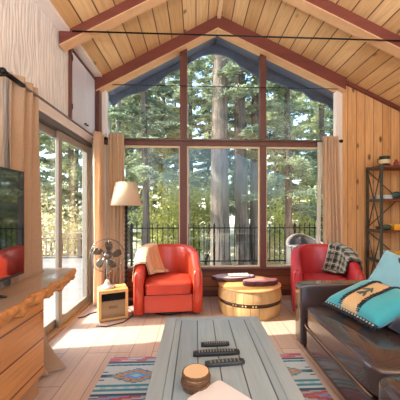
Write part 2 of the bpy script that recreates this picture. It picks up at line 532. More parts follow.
def pleated(name, label, p0, p1, z0, z1, folds, amp, mat, gather=0.75, kick=None, seed=0, thick=0.004, curtype='curtain'):
    """sheet hanging from p0 to p1 (plan), with folds; gathered at the top"""
    rnd = random.Random(seed)
    p0, p1 = Vector(p0), Vector(p1)
    d = (p1 - p0); W = d.length; d.normalize()
    n = Vector((-d.y, d.x))
    ph = [rnd.uniform(-0.5, 0.5) for _ in range(folds + 2)]
    def fn(u, v):
        z = z1 + (z0 - z1) * v
        g = gather + (1 - gather) * min(1, v * 1.3) ** 0.7
        s = (u - 0.5) * W * g + W * 0.5
        k = u * folds
        i = int(min(k, folds)); off = ph[i] * (1 - (k - i)) + ph[i + 1] * (k - i)
        a = amp * (0.75 + 0.25 * math.cos(v * 5 + i))
        w = math.sin(2 * PI * (k + 0.18 * off * v)) * a
        p = p0 + d * (s + 0.012 * math.sin(v * 4 + off * 6)) + n * w
        if kick:
            t = max(0.0, (v - kick[0]) / (1 - kick[0])) ** 3.6
            q = Vector((kick[1], kick[2])) * t * (0.25 + 0.75 * u)
            p = p + q
        return (p.x, p.y, z)
    o = MB().grid(fn, folds * 10, 36).build(name, mat, solid=thick, recalc=False)
    return tag(o, label, curtype)
c = pleated('curtain', 'taupe grommet curtain hanging behind the television and console', (-1.335, 2.09), (-1.325, 2.475), 0.02, 2.25, 3, 0.032, M['curtain2'], 0.8, kick=(0.84, 0.30, -0.22), seed=1)
pleated('curtain', 'tan curtain gathered at the far end of the sliding door', (-1.265, 3.63), (-1.265, 3.90), 0.02, 2.24, 4, 0.042, M['curtain'], 0.9, seed=2)
pleated('curtain', 'tan curtain hanging in the left corner of the big window behind the floor lamp', (-1.225, 3.935), (-0.945, 3.935), 0.02, 2.285, 5, 0.038, M['curtain'], 0.72, seed=3)
pleated('curtain', 'tan curtain at the right edge of the big window', (1.79, 3.94), (2.06, 3.94), 0.02, 2.285, 5, 0.038, M['curtain'], 0.8, seed=4)
pleated('sheer_curtain', 'narrow white sheer strip beside the right tan curtain', (1.735, 3.99), (1.80, 3.99), 0.43, 2.21, 2, 0.010, M['sheer'], 1.0, seed=5)

# ------------------------------------------------------------------ upper cabinet on the left wall
M['cabdoor'] = plain('pale_cabinet_panel', lin(206, 208, 220), 0.15, var=0.03, coat=0.4)
t = thing('wall_cabinet', 'upper wall cabinet with two pale glossy doors above the sliding door', 'cabinet', (XL + 0.001, 3.17, 2.236))
mb = MB(); w = 0.78; h = 0.80
mb.box(0, 0.03, 0, 0.035, 0, h); mb.box(0, 0.03, w - 0.03, w, 0, h); mb.box(0, 0.03, 0.035, w - 0.03, h - 0.03, h)
mb.box(0, 0.006, 0.035, w - 0.03, 0, h - 0.03)
mb.build('cabinet_frame', M['frame'], t, bevel=0.002)
for a, b, ky in ((0.04, 0.402, 0.375), (0.412, w - 0.035, 0.44)):
    dd = MB().box(0.008, 0.026, a, b, 0.004, h - 0.035).build('door', M['cabdoor'], t, bevel=0.004)
    MB().lathe([(0.006, 0), (0.006, 0.012), (0.013, 0.018), (0.013, 0.026), (0.004, 0.03)], 12, (0.026, ky, 0.06), Matrix.Rotation(PI / 2, 4, 'Y')).build('knob', M['black'], dd, smooth=True)
for z in (0.12, 0.66):
    MB().box(0.030, 0.034, 0.022, 0.042, z, z + 0.06).build('hinge', M['black'], t)

# ------------------------------------------------------------------ console with live-edge top, television
M['slab'] = woodgrain('live_edge_top', 1, lin(142, 110, 92), lin(198, 168, 142), 0.32, 0.55, coat=0.5)
M['bark'] = plain('rough_bark', lin(192, 134, 80), 0.8, var=0.6, scale=34, bmp=0.6)
M['consolewood'] = planks('console_boards', 1, 2, 0.19, 60, lin(214, 150, 86), lin(196, 130, 70), lin(96, 52, 26), 0.45, 0.7, 0.4, mortar=0.018, coat=0.2)
t = thing('console', 'live-edge wooden console with pine board front under the television', 'console', (0, 0, 0))
MB().box(-1.29, -1.03, 0.35, 1.968, 0.14, 0.65).build('body', M['consolewood'], t, bevel=0.004)
MB().box(-1.29, -1.066, 0.35, 1.968, 0.0, 0.14).build('plinth', woodgrain('console_plinth', 1, lin(170, 128, 92), lin(196, 154, 116), 0.5, 0.8), t, bevel=0.004)
def edge_x(y):
    base = -0.995 if y < 1.9 else -0.995 - 0.085 * ((y - 1.9) / 0.7) ** 1.2
    return base + 0.012 * math.sin(y * 9.1) + 0.008 * math.sin(y * 23 + 1) + 0.005 * math.sin(y * 51)
ys = [0.30 + (2.60 - 0.30) * i / 110 for i in range(111)]
def slab_outline(off, y_end):
    front = [(edge_x(y) + off, y) for y in ys if y <= y_end]
    return front
mb = MB()
fr = [(edge_x(y) - 0.012, y) for y in ys]
back = [(-1.375, 2.60), (-1.375, 2.50), (-1.287, 2.49), (-1.287, 0.30)]
mb.prism(fr + back, 2, 0.652, 0.722)
mb.build('top', M['slab'], t)
rings = []
for y in ys:
    e = edge_x(y)
    j = 0.009 * math.sin(y * 37) + 0.004 * math.sin(y * 83 + 2)
    k = 0.010 * math.sin(y * 61 + 1) + 0.004 * math.sin(y * 97)
    rings.append([(e - 0.012, y, 0.7215), (e + 0.004 + k, y, 0.715 + j * 0.4), (e + 0.016 + j, y, 0.695), (e + 0.008 + k, y, 0.675), (e + 0.014 - j, y, 0.662), (e - 0.002 + k, y, 0.647 + j), (e - 0.012, y, 0.651)])
MB().quadstrip(rings).build('bark_edge', M['bark'], t)

t = thing('television', 'large flat black television standing on the console', 'television', (-1.272, 1.48, 0.7225))
MB().box(-0.022, 0.016, -0.67, 0.655, 0.055, 0.80).build('cabinet', M['blackp'], t, bevel=0.004)
m, nt, b = newmat('dark_glossy_screen')
b.inputs['Base Color'].default_value = lin(14, 22, 30)
b.inputs['Roughness'].default_value = 0.04
b.inputs['IOR'].default_value = 3.0
MB().box(0.0165, 0.0185, -0.658, 0.643, 0.075, 0.788).build('screen', m, t)
for y in (-0.42, 0.25):
    f = MB()
    f.tube([(0, y, 0.052), (0.03, y, 0.03), (0.125, y + 0.0, 0.008), (0.15, y, 0.007)], [0.012, 0.012, 0.008, 0.006], 8)
    f.tube([(0, y, 0.052), (-0.004, y, 0.03), (-0.006, y, 0.008)], [0.012, 0.01, 0.007], 8)
    f.build('foot', M['blackp'], t, smooth=True)

# ------------------------------------------------------------------ rug: stepped kilim cells
RUGC = {'pink': (190, 120, 126), 'rose': (160, 76, 92), 'teal': (58, 134, 156), 'dteal': (34, 78, 102), 'cream': (190, 202, 204), 'tan': (176, 150, 118), 'blue': (86, 156, 220), 'pale': (150, 196, 206), 'rust': (176, 104, 88)}
RK = list(RUGC)
def rugcol(x, s):
    """x across from centre, s distance from the far edge (m)"""
    P = 0.90
    s = s % P
    n = math.sin(x * 91 + s * 57) * math.sin(x * 37 - s * 113)
    if s < 0.075: return ['pink', 'rose', 'pale', 'pink'][int(abs(x * 9 + 3 * math.sin(s * 60)) % 4)]
    if s < 0.095: return 'dteal'
    if s < 0.115: return 'cream'
    if s < 0.135: return 'teal' if n < 0.4 else 'dteal'
    if s < 0.165: return 'cream'
    if s < 0.375:
        px = ((x + 0.27) % 0.54) - 0.27
        d = abs(px) / 0.235 + abs(s - 0.27) / 0.105
        e = round(d * 8) / 8
        if e < 0.22: return 'pale'
        if e < 0.38: return 'blue'
        if e < 0.5: return 'dteal'
        if e < 0.80: return 'tan' if n < 0.35 else 'rust'
        if e < 0.99: return 'teal'
        if abs(s - 0.27) < 0.02: return 'dteal'
        if e > 1.45 and abs(s - 0.27) < 0.06: return 'dteal'
        return 'cream'
    if s < 0.40: return 'teal'
    if s < 0.43: return 'cream' if int(x * 25) % 2 else 'pale'
    if s < 0.455: return 'teal'
    if s < 0.47: return 'cream'
    if s < 0.495: return 'dteal'
    if s < 0.60: return ['rose', 'pink', 'blue', 'rose', 'pale', 'pink'][int(abs(x * 14 + 4 * abs((s * 18) % 2 - 1)) % 6)]
    if s < 0.62: return 'dteal'
    if s < 0.66: return 'cream'
    if s < 0.80:
        z = abs(((x * 7) % 2) - 1) * 0.10
        return 'teal' if (s - 0.67) < z else ('rust' if (s - 0.69) < z else 'cream')
    if s < 0.83: return 'dteal'
    return 'cream'
rw, rl = 1.60, 1.95
cx, cy = 0.02, 0.0125
mb = MB()
nx, ny = int(rw / cx), int(rl / cy)
vs = [[mb.bm.verts.new((-rw / 2 + i * cx, rl / 2 - j * cy, 0.008)) for j in range(ny + 1)] for i in range(nx + 1)]
for i in range(nx):
    for j in range(ny):
        f = mb.bm.faces.new((vs[i][j], vs[i][j + 1], vs[i + 1][j + 1], vs[i + 1][j]))
        f.material_index = RK.index(rugcol(-rw / 2 + (i + 0.5) * cx, (j + 0.5) * cy))
mb.mi = RK.index('cream')
mb.box(-rw / 2, rw / 2, -rl / 2, rl / 2, 0.0005, 0.0075)
rug = mb.build('rug', [clothmat('wool_' + k, lin(*[c * 0.93 for c in RUGC[k]]), lin(*RUGC[k]), scale=90) for k in RK], recalc=False, loc=(0.095, 2.405 - rl / 2, 0))
tag(rug, 'woven rug of teal, cream and pink bands under the coffee table', 'rug')

# ------------------------------------------------------------------ coffee table and what lies on it
M['grey_wood'] = planks('weathered_grey_boards', 1, 0, 0.112, 90.0, lin(162, 182, 196), lin(146, 166, 182), lin(74, 80, 84), 0.3, 0.0, 0.35, space='obj', mortar=0.018, coat=0.25)
M['grey_wood_x'] = woodgrain('weathered_grey_rail', 0, lin(140, 158, 172), lin(170, 186, 198), 0.35, 0.8, coat=0.25)
M['grey_wood_y'] = woodgrain('weathered_grey_stile', 1, lin(140, 158, 172), lin(170, 186, 198), 0.35, 0.8, coat=0.25)
t = thing('coffee_table', 'long weathered grey plank coffee table on the rug', 'coffee table', (0.122, 1.44, 0))
a, b = 0.338, 0.66
MB().box(-a + 0.075, a - 0.075, -b + 0.02, b - 0.06, 0.412, 0.449).build('tabletop', M['grey_wood'], t, bevel=0.002)
for s in (-1, 1):
    MB().box(min(s * a, s * (a - 0.0735)), max(s * a, s * (a - 0.0735)), -b, b, 0.405, 0.45).build('stile', M['grey_wood_y'], t, bevel=0.004)
MB().box(-a + 0.075, a - 0.075, b - 0.058, b, 0.405, 0.45).build('end_rail', M['grey_wood_x'], t, bevel=0.004)
MB().box(-a + 0.075, a - 0.075, -b, -b + 0.018, 0.405, 0.45).build('end_rail', M['grey_wood_x'], t, bevel=0.004)
MB().box(-a + 0.03, a - 0.03, b - 0.06, b - 0.035, 0.31, 0.404).build('apron', M['grey_wood_x'], t)
for s in (-1, 1):
    MB().box(min(s * (a - 0.055), s * (a - 0.03)), max(s * (a - 0.055), s * (a - 0.03)), -b + 0.06, b - 0.061, 0.31, 0.404).build('apron', M['grey_wood_y'], t)
    for q in (-1, 1):
        x, y = s * (a - 0.06), q * (b - 0.085)
        MB().box(x - 0.024, x + 0.024, y - 0.024, y + 0.024, 0.0085, 0.404).build('leg', M['grey_wood_y'], t, bevel=0.004)

M['button'] = plain('grey_buttons', lin(150, 152, 156), 0.5)
def remote(label, x, y, L, W, H, rz, rows, cols, mat, group='remote controls'):
    t = thing('remote_control', label, 'remote control', (x, y, 0.4505), rz)
    ring = []
    mb = MB()
    rings = []
    for i in range(13):
        s = -L / 2 + L * i / 12
        k = 1 - 0.35 * abs(2 * i / 12 - 1) ** 6
        w, h = W / 2 * k, H * (0.75 + 0.25 * math.cos((i / 12 - 0.5) * 2))
        rings.append([(s, -w, h * 0.25), (s, -w * 0.8, 0.0), (s, w * 0.8, 0.0), (s, w, h * 0.25), (s, w * 0.92, h * 0.92), (s, w * 0.75, h), (s, -w * 0.75, h), (s, -w * 0.92, h * 0.92)])
    mb.quadstrip(rings)
    mb.build('case', mat, t, smooth=False)
    mb = MB()
    for i in range(rows):
        for j in range(cols):
            cxx = -L * 0.40 + L * 0.80 * (i + 0.5) / rows
            cyy = -W * 0.30 + W * 0.60 * (j + 0.5) / cols
            q = 0.28 * min(L * 0.8 / rows, W * 0.6 / cols)
            zt = H * (0.75 + 0.25 * math.cos(cxx / L * 2))
            mb.box(cxx - q, cxx + q, cyy - q, cyy + q, zt - 0.001, zt + 0.0018)
    mb.build('buttons', M['button'], t)
    return t
remote('small black remote, farthest of the three on the grey table', 0.112, 1.655, 0.165, 0.042, 0.018, 0.04, 10, 3, M['blackp'])
remote('longest black remote, lying between the other two', 0.112, 1.553, 0.255, 0.048, 0.022, 0.05, 13, 3, M['blackp'])
remote('dark grey rounded remote, nearest to the log coasters', 0.148, 1.452, 0.205, 0.046, 0.020, 0.10, 8, 3, plain('dark_grey_remote', lin(52, 58, 60), 0.35))

def endgrain():
    m, nt, b = newmat('log_end_grain')
    v = coords(nt, 'obj')
    ln = N(nt, 'ShaderNodeVectorMath', operation='LENGTH')
    nt.links.new(scaled(nt, v, (1, 1, 0)), ln.inputs[0])
    nz = noise(nt, v, 30, 3)
    r = mth(nt, 'SINE', mth(nt, 'ADD', mth(nt, 'MULTIPLY', ln.outputs['Value'], 900.0), mth(nt, 'MULTIPLY', nz, 6.0)))
    nt.links.new(mixc(nt, ramp(nt, r, -1.0, 1.0), lin(216, 184, 148), lin(232, 204, 168)), b.inputs['Base Color'])
    b.inputs['Roughness'].default_value = 0.7
    return m
M['endgrain'] = endgrain()
M['logbark'] = plain('coaster_bark', lin(108, 78, 54), 0.9, var=0.5, scale=60, bmp=0.7)
zc = 0.4505
names = ['bottom log slice coaster of the stack on the grey table', 'second log slice coaster up in the stack', 'third log slice coaster, just beneath the top one', 'top log slice coaster showing its pale cut face']
for k in range(4):
    rnd = random.Random(20 + k)
    t = thing('log_coaster', names[k], 'coaster', (-0.003 + rnd.uniform(-0.004, 0.004), 1.278 + rnd.uniform(-0.004, 0.004), zc), rnd.uniform(0, 3), 'log slice coasters')
    lob = [rnd.uniform(0.97, 1.05) for _ in range(7)]
    def rr(a, k=k, lob=lob):
        q = a / (2 * PI) * 7; i = int(q) % 7
        return lob[i] * (1 - q % 1) + lob[(i + 1) % 7] * (q % 1)
    nn = 42
    mb = MB()
    rings = [[(0.0565 * rr(2 * PI * i / nn) * math.cos(2 * PI * i / nn), 0.0565 * rr(2 * PI * i / nn) * math.sin(2 * PI * i / nn), z) for i in range(nn)] for z in (0, 0.0165)]
    mb.quadstrip(rings, smooth=False).build('wood_slice', M['endgrain'], t)
    rings = []
    for r, z in ((0.0566, 0.0), (0.061, 0.001), (0.0632, 0.006), (0.0615, 0.009), (0.063, 0.013), (0.0605, 0.0163), (0.0566, 0.0163)):
        rings.append([(r * rr(2 * PI * i / nn) * (1 + 0.02 * math.sin(i * 2.3 + z * 900)) * math.cos(2 * PI * i / nn), r * rr(2 * PI * i / nn) * (1 + 0.02 * math.sin(i * 2.3 + z * 900)) * math.sin(2 * PI * i / nn), z) for i in range(nn)])
    MB().quadstrip(rings, caps=False).build('bark_rim', M['logbark'], t)
    zc += 0.0172
# white tablet-like folder at the near end
t = thing('folder', 'white rounded folder lying at the near end of the grey table', 'folder', (0.10, 1.155, 0.4505), math.radians(40.6))
def rrect(w, h, r, n=6):
    out = []
    for sx, sy, a0 in ((1, 1, 0), (-1, 1, 90), (-1, -1, 180), (1, -1, 270)):
        for i in range(n + 1):
            a = math.radians(a0 + 90 * i / n)
            out.append((sx * (w / 2 - r) + r * math.cos(a), sy * (h / 2 - r) + r * math.sin(a)))
    return out
M['lavwhite'] = plain('lavender_white_cover', lin(228, 229, 238), 0.35, var=0.02)
MB().prism(rrect(0.20, 0.21, 0.02), 2, 0, 0.005).build('back_cover', M['lavwhite'], t, bevel=0.0015)
MB().prism(rrect(0.193, 0.203, 0.018), 2, 0.0052, 0.0105).build('pages', plain('paper_pages', lin(226, 220, 214), 0.8), t)
MB().prism(rrect(0.20, 0.21, 0.02), 2, 0.0107, 0.0155).build('front_cover', M['lavwhite'], t, bevel=0.0015)
def settle(t):
    """parts were built in room coordinates: bring them under the empty's own place"""
    bpy.context.view_layer.update()
    inv = t.matrix_world.inverted()
    for ch in t.children:
        ch.matrix_local = inv @ Matrix.Translation(ch.location)
for o in list(COL.objects):
    if o.type == 'EMPTY' and o.name.startswith('console'):
        o.location = (-1.18, 1.2, 0); settle(o)

def cushion(mb, c, h, e=0.28, crown=0.0, nu=56, nv=28, mat=None):
    def pw(x, p): return math.copysign(abs(x) ** p, x)
    rings = []
    for j in range(1, nv):
        ph = -PI / 2 + PI * j / nv
        ring = []
        for i in range(nu):
            th = 2 * PI * i / nu
            x = pw(math.cos(ph), e) * pw(math.cos(th), e)
            y = pw(math.cos(ph), e) * pw(math.sin(th), e)
            z = pw(math.sin(ph), e)
            q = Vector((h[0] * x, h[1] * y, h[2] * z + (crown * (1 - x * x) * (1 - y * y) if z > 0 else 0)))
            if mat: q = mat @ q
            ring.append(q + Vector(c))
        rings.append(ring)
    return mb.quadstrip(rings)

# ------------------------------------------------------------------ tub armchairs
RT, ST = 0.335, 0.34
TOT = 2 * ST + PI * RT
def upath(t):
    s = t * TOT
    if s < ST: return Vector((-RT, -ST + s)), Vector((-1, 0))
    if s < ST + PI * RT:
        a = PI - (s - ST) / RT
        return Vector((RT * math.cos(a), RT * math.sin(a))), Vector((math.cos(a), math.sin(a)))
    return Vector((RT, -(s - ST - PI * RT))), Vector((1, 0))
def utop(t):
    q = max(0.0, math.sin(PI * min(1, max(0, t))))
    return 0.545 + 0.225 * (q * q * (3 - 2 * q))
def armchair(label, loc, rz, leather):
    t = thing('armchair', label, 'armchair', loc, rz, 'red leather tub chairs')
    rings = []
    n = 56
    for i in range(n + 1):
        q = i / n
        p, nn = upath(q)
        zt = utop(q)
        k = 0.055
        prof = [(k, 0.055), (k + 0.004, 0.30), (k, zt - 0.05), (k - 0.012, zt - 0.018), (k - 0.035, zt), (-k + 0.035, zt), (-k + 0.012, zt - 0.018), (-k, zt - 0.05), (-k, 0.30), (-k, 0.055)]
        rings.append([(p.x + nn.x * o, p.y + nn.y * o, z) for o, z in prof])
    for end in (0, -1):
        ctr = rings[end]
        p, nn = upath(0 if end == 0 else 1)
        small = [(p.x + (x - p.x) * 0.72, y - 0.018, 0.06 + (z - 0.06) * 0.975) for x, y, z in ctr]
        if end == 0: rings.insert(0, small)
        else: rings.append(small)
    MB().quadstrip(rings).build('shell', leather, t, smooth=True)
    for s in (-1, 1):
        x0 = s * RT
        MB().tube([(x0 + o, -ST - 0.019, z) for o, z in ((-0.041, 0.07), (-0.041, 0.48), (-0.02, 0.528), (0.02, 0.528), (0.041, 0.48), (0.041, 0.07))], 0.0045, 6).build('welt', leather, t, smooth=True)
    mb = MB(); cushion(mb, (0, -0.105, 0.335), (0.276, 0.265, 0.075), 0.3, 0.02)
    sc = mb.build('seat_cushion', leather, t)
    mb = MB()
    for z in (0.285, 0.385):
        mb.tube([(-0.262, -0.30, z), (-0.245, -0.364, z), (-0.2, -0.372, z), (0.2, -0.372, z), (0.245, -0.364, z), (0.262, -0.30, z)], 0.005, 6)
    mb.build('welt', leather, sc, smooth=True)
    MB().box(-0.278, 0.278, -0.335, 0.25, 0.06, 0.262).build('front_panel', leather, t, bevel=0.012, seg=3)
    MB().lathe([(0.25, 0), (0.26, 0.01), (0.26, 0.03), (0.2, 0.054)], 36).build('swivel_base', M['blackp'], t)
    return t
LC = ((-0.345, 3.60, 0), 0.09)
RC = ((1.60, 3.50, 0), -0.26)
armchair('orange-red leather tub armchair beside the floor lamp', LC[0], LC[1], M['red'])
armchair('crimson leather tub armchair beyond the far sofa arm', RC[0], RC[1], M['red2'])

def throw(name, label, chair, t0, t1, mats, colfn, outer, seat, seed, slide=0.0, nu=44, nv=64):
    rnd = random.Random(seed)
    off = [rnd.uniform(0, 6) for _ in range(4)]
    def fn(u, v):
        q = t0 + (t1 - t0) * u + slide * v * v
        # the inner fall fans out a little
        p, nn = upath(min(1, max(0, q)))
        zt = utop(q)
        wob = 0.007 * math.sin(u * 17 + off[0] + 2 * v) + 0.004 * math.sin(u * 31 + off[1])
        L1, L2, L3 = outer, 0.125, zt - 0.43
        s = v * (L1 + L2 + L3 + seat)
        if s < L1:
            o, z = 0.068, zt - L1 + s
            a = (L1 - s) / L1
            o += abs(wob) * 1.5 * a + 0.006 * a
            z += 0.0
        elif s < L1 + L2:
            k = (s - L1) / L2
            o = 0.068 - 0.136 * k
            z = zt + 0.006 + 0.016 * math.sin(PI * k) + 0.3 * abs(wob)
        elif s < L1 + L2 + L3:
            k = (s - L1 - L2) / L3
            o = -0.068 - abs(wob) * 1.6 - 0.03 * k * k
            z = zt + 0.006 - (zt - 0.442) * k
        else:
            k = (s - L1 - L2 - L3)
            o = -0.098 - k - abs(wob)
            z = 0.446 + 0.010 * math.sin(u * 13 + k * 25 + off[2]) ** 2
        return (p.x + nn.x * o, p.y + nn.y * o, z + 0.004)
    mb = MB().grid(fn, nu, nv)
    mb.bm.faces.ensure_lookup_table()
    for i in range(nu):
        for j in range(nv):
            mb.bm.faces[i * nv + j].material_index = colfn((i + 0.5) / nu, (j + 0.5) / nv)
    o = mb.build(name, mats, recalc=False, solid=0.007)
    o.location = chair[0]; o.rotation_euler = (0, 0, chair[1])
    return tag(o, label, 'throw')
creamw = [clothmat('cream_wool', lin(228, 202, 168), lin(206, 176, 142), scale=80), clothmat('maroon_stripe', lin(96, 58, 52), lin(80, 46, 42)), clothmat('tan_wool', lin(214, 168, 128), lin(196, 150, 110), scale=80)]
throw('throw_blanket', 'cream throw blanket with dark edge draped over the orange-red armchair', LC, 0.06, 0.36, creamw, lambda u, v: 1 if (u < 0.05 and u > 0.015) or v > 0.965 and v < 0.985 else (2 if u > 0.55 else 0), 0.17, 0.20, 3, 0.16)
plaidw = [clothmat('plaid_grey', lin(150, 148, 138), lin(128, 128, 118)), clothmat('plaid_green', lin(70, 84, 76), lin(56, 68, 62)), clothmat('plaid_black', lin(44, 40, 42), lin(34, 30, 32)), clothmat('plaid_white', lin(190, 184, 172), lin(172, 166, 154)), clothmat('plaid_red', lin(134, 58, 60), lin(118, 48, 50))]
def plaid(u, v):
    a, b = (u * 4.6) % 1, (v * 8.5) % 1
    if a < 0.10 or b < 0.10: return 3
    if a > 0.94: return 4
    A, B = 0.3 < a < 0.66, 0.34 < b < 0.68
    if A and B: return 2
    if A or B: return 1
    return 0
throw('throw_blanket', 'plaid grey and green throw blanket draped over the crimson armchair', RC, 0.60, 0.90, plaidw, plaid, 0.16, 0.13, 8, -0.10)

# ------------------------------------------------------------------ stave drum table and the boards on it
M['brass'] = plain('brass_studs', lin(214, 190, 140), 0.3, 0.8)
M['stave'] = woodgrain('pale_staves', 2, lin(172, 136, 90), lin(206, 170, 120), 0.55, 0.6)
M['stavedark'] = plain('dark_hoop', lin(62, 38, 26), 0.6, var=0.3)
M['lid'] = woodgrain('honey_lid', 0, lin(206, 148, 84), lin(226, 176, 112), 0.4, 0.6, coat=0.3)
t = thing('barrel_table', 'low round drum table of pale wooden staves before the big window', 'table', (0.66, 3.48, 0), 0.1)
def br(z):
    return 0.362 + 0.030 * math.sin(PI * min(1, (z + 0.02) / 0.36))
def staves(z0, z1, n, ofs):
    mb = MB()
    for k in range(n):
        a0, a1 = 2 * PI * (k + ofs) / n + 0.006, 2 * PI * (k + 1 + ofs) / n - 0.006
        rings = []
        for i in range(5):
            z = z0 + (z1 - z0) * i / 4
            r = br(z) - (0.003 if i in (0, 4) else 0)
            rings.append([((r - 0.03) * math.cos(a0), (r - 0.03) * math.sin(a0), z)] + [(r * math.cos(a0 + (a1 - a0) * q / 3), r * math.sin(a0 + (a1 - a0) * q / 3), z) for q in range(4)] + [((r - 0.03) * math.cos(a1), (r - 0.03) * math.sin(a1), z)])
        mb.quadstrip(rings, smooth=False)
    return mb
staves(0.0, 0.146, 24, 0).build('lower_staves', M['stave'], t)
staves(0.190, 0.316, 24, 0.3).build('upper_staves', M['stave'], t)
MB().lathe([(br(0.15) - 0.032, 0.001), (br(0.15) - 0.032, 0.146), (br(0.16) - 0.014, 0.1465), (br(0.16) - 0.014, 0.1895), (br(0.18) - 0.033, 0.190), (br(0.3) - 0.033, 0.316)], 64).build('hoop', M['stavedark'], t, smooth=False)
for a in (-2.35, -2.05, -1.75):
    for q in (0, 1):
        mb = MB()
        aa = a + q * 0.09
        mb.lathe([(0.009, -0.003), (0.009, 0.006), (0.003, 0.009)], 10, ((br(0.165) - 0.014) * math.cos(aa), (br(0.165) - 0.014) * math.sin(aa), 0.166), Matrix.Rotation(aa, 4, 'Z') @ Matrix.Rotation(PI / 2, 4, 'Y'))
        mb.build('hoop_stud', M['brass'], t)
MB().lathe([(0.30, 0.3165), (0.372, 0.3165), (0.384, 0.322), (0.386, 0.333), (0.378, 0.340), (0.02, 0.341)], 64).build('lid', M['lid'], t)

M['wenge'] = plain('dark_purple_edge', lin(74, 42, 46), 0.5, var=0.35, scale=20)
def blob(pts_fn, z0, z1, n=72):
    rings = []
    for s, z in ((0.94, z0), (1.0, z0 + 0.006), (1.0, z1 - 0.005), (0.975, z1)):
        rings.append([(pts_fn(2 * PI * i / n)[0] * s, pts_fn(2 * PI * i / n)[1] * s, z) for i in range(n)])
    return rings
def slabpts(a):
    r = 1 + 0.05 * math.sin(3 * a + 1) + 0.035 * math.sin(7 * a)
    return (0.275 * math.cos(a) * r, 0.125 * math.sin(a) * r)
t = thing('wooden_slab', 'dark-edged wooden slab overhanging the left rim of the drum table', 'board', (0.475, 3.63, 0.3415), 0.05)
MB().quadstrip(blob(slabpts, 0, 0.046)).build('slab_body', M['wenge'], t)
MB().prism([(slabpts(2 * PI * i / 72)[0] * 0.965, slabpts(2 * PI * i / 72)[1] * 0.965) for i in range(72)], 2, 0.0462, 0.0485).build('top_face', plain('lavender_grey_top', lin(176, 160, 172), 0.35, var=0.15), t)
o = MB()
o.mi = 0
o.box(-0.14, 0.14, -0.085, 0.085, 0, 0.009)
for i in range(10):
    for j in range(6):
        o.mi = 1 + (i + j) % 2
        o.box(-0.135 + i * 0.027, -0.135 + i * 0.027 + 0.0265, -0.081 + j * 0.027, -0.081 + j * 0.027 + 0.0265, 0.0092, 0.0105)
o = o.build('game_board', [plain('game_board_wood', lin(120, 84, 66), 0.5), plain('pale_squares', lin(236, 230, 222), 0.5, var=0.03), plain('grey_squares', lin(128, 118, 116), 0.5)], loc=(0.55, 3.65, 0.3903), rot=(0, 0, 0.05))
tag(o, 'pale and grey checkered game board lying on the wooden slab', 'game board')
def lobed(a):
    x, y = 0.225 * math.cos(a), 0.075 * math.sin(a)
    k = 1 + (0.22 * abs(math.cos(x * 21)) if y < 0 else 0.02 * math.sin(5 * a))
    return (x * (1 + 0.02 * math.sin(4 * a)), y * k * 1.15)
t = thing('scalloped_tray', 'dark scalloped tray with pink top on the right of the drum table', 'tray', (0.775, 3.375, 0.3415), 0.14)
MB().quadstrip(blob(lobed, 0, 0.056)).build('tray_body', M['wenge'], t)
MB().prism([(lobed(2 * PI * i / 72)[0] * 0.955, lobed(2 * PI * i / 72)[1] * 0.955) for i in range(72)], 2, 0.0562, 0.0585).build('top_face', plain('pink_top', lin(206, 132, 128), 0.4, var=0.25, scale=18), t)

# ------------------------------------------------------------------ floor lamp
t = thing('floor_lamp', 'floor lamp with black turned post and cream tapered shade', 'lamp', (-0.92, 3.775, 0))
MB().lathe([(0.112, 0), (0.114, 0.012), (0.10, 0.022), (0.05, 0.03), (0.03, 0.05), (0.018, 0.07), (0.016, 0.09)], 36).build('base', M['black'], t, smooth=False)
prof = []
for i in range(241):
    z = 0.091 + 1.20 * i / 240
    prof.append((0.0145 + 0.0075 * abs(math.sin(i * PI / 12)), z))
MB().lathe(prof, 14).build('post', M['black'], t, smooth=True)
M['shade'] = clothmat('cream_shade', lin(236, 218, 196), lin(226, 206, 182), trans=0.35, scale=120, sheen=0)
MB().lathe([(0.201, 1.295), (0.203, 1.295), (0.132, 1.598), (0.130, 1.598), (0.201, 1.295)], 48, caps=False).build('lamp_shade', M['shade'], t, smooth=False)
mb = MB(); mb.tube([(0, 0, 1.292), (0, 0, 1.36)], 0.016, 12)
mb.build('socket', M['black'], t)
MB().lathe([(0.012, 1.361), (0.018, 1.38), (0.03, 1.42), (0.024, 1.455), (0.004, 1.468)], 16).build('bulb', plain('frosted_bulb', lin(240, 236, 226), 0.3), t, smooth=True)
mb = MB()
for k in range(3):
    a = 2 * PI * k / 3 + 0.4
    mb.tube([(0.017 * math.cos(a), 0.017 * math.sin(a), 1.33), (0.192 * math.cos(a), 0.192 * math.sin(a), 1.318)], 0.002, 6)
mb.build('shade_spider', M['black'], t)

# ------------------------------------------------------------------ heater box and fan
HZ = 0.394
t = thing('cabinet_heater', 'oak-framed box heater on the floor under the metal fan', 'heater', (-0.963, 3.316, 0), HZ)
w, dpt, hh = 0.158, 0.12, 0.345
mb = MB()
mb.box(-w, -w + 0.03, -dpt, dpt, 0.012, hh); mb.box(w - 0.03, w, -dpt, dpt, 0.012, hh)
mb.box(-w + 0.03, w - 0.03, -dpt, dpt, hh - 0.035, hh); mb.box(-w + 0.03, w - 0.03, -dpt, dpt, 0.012, 0.035)
mb.build('cabinet', M['oak'], t, bevel=0.003)
MB().box(-w + 0.031, w - 0.031, -dpt + 0.012, dpt - 0.01, 0.036, 0.225).build('front_panel', plain('bronze_panel', lin(138, 114, 88), 0.3, 0.6), t)
mb = MB(); mb.box(-w + 0.031, w - 0.031, -dpt + 0.03, dpt - 0.01, 0.226, hh - 0.036)
for i in range(6):
    z = 0.229 + i * 0.0133
    mb.box(-w + 0.031, w - 0.031, -dpt + 0.012, -dpt + 0.029, z, z + 0.006)
mb.build('grille', M['black'], t)
mb = MB()
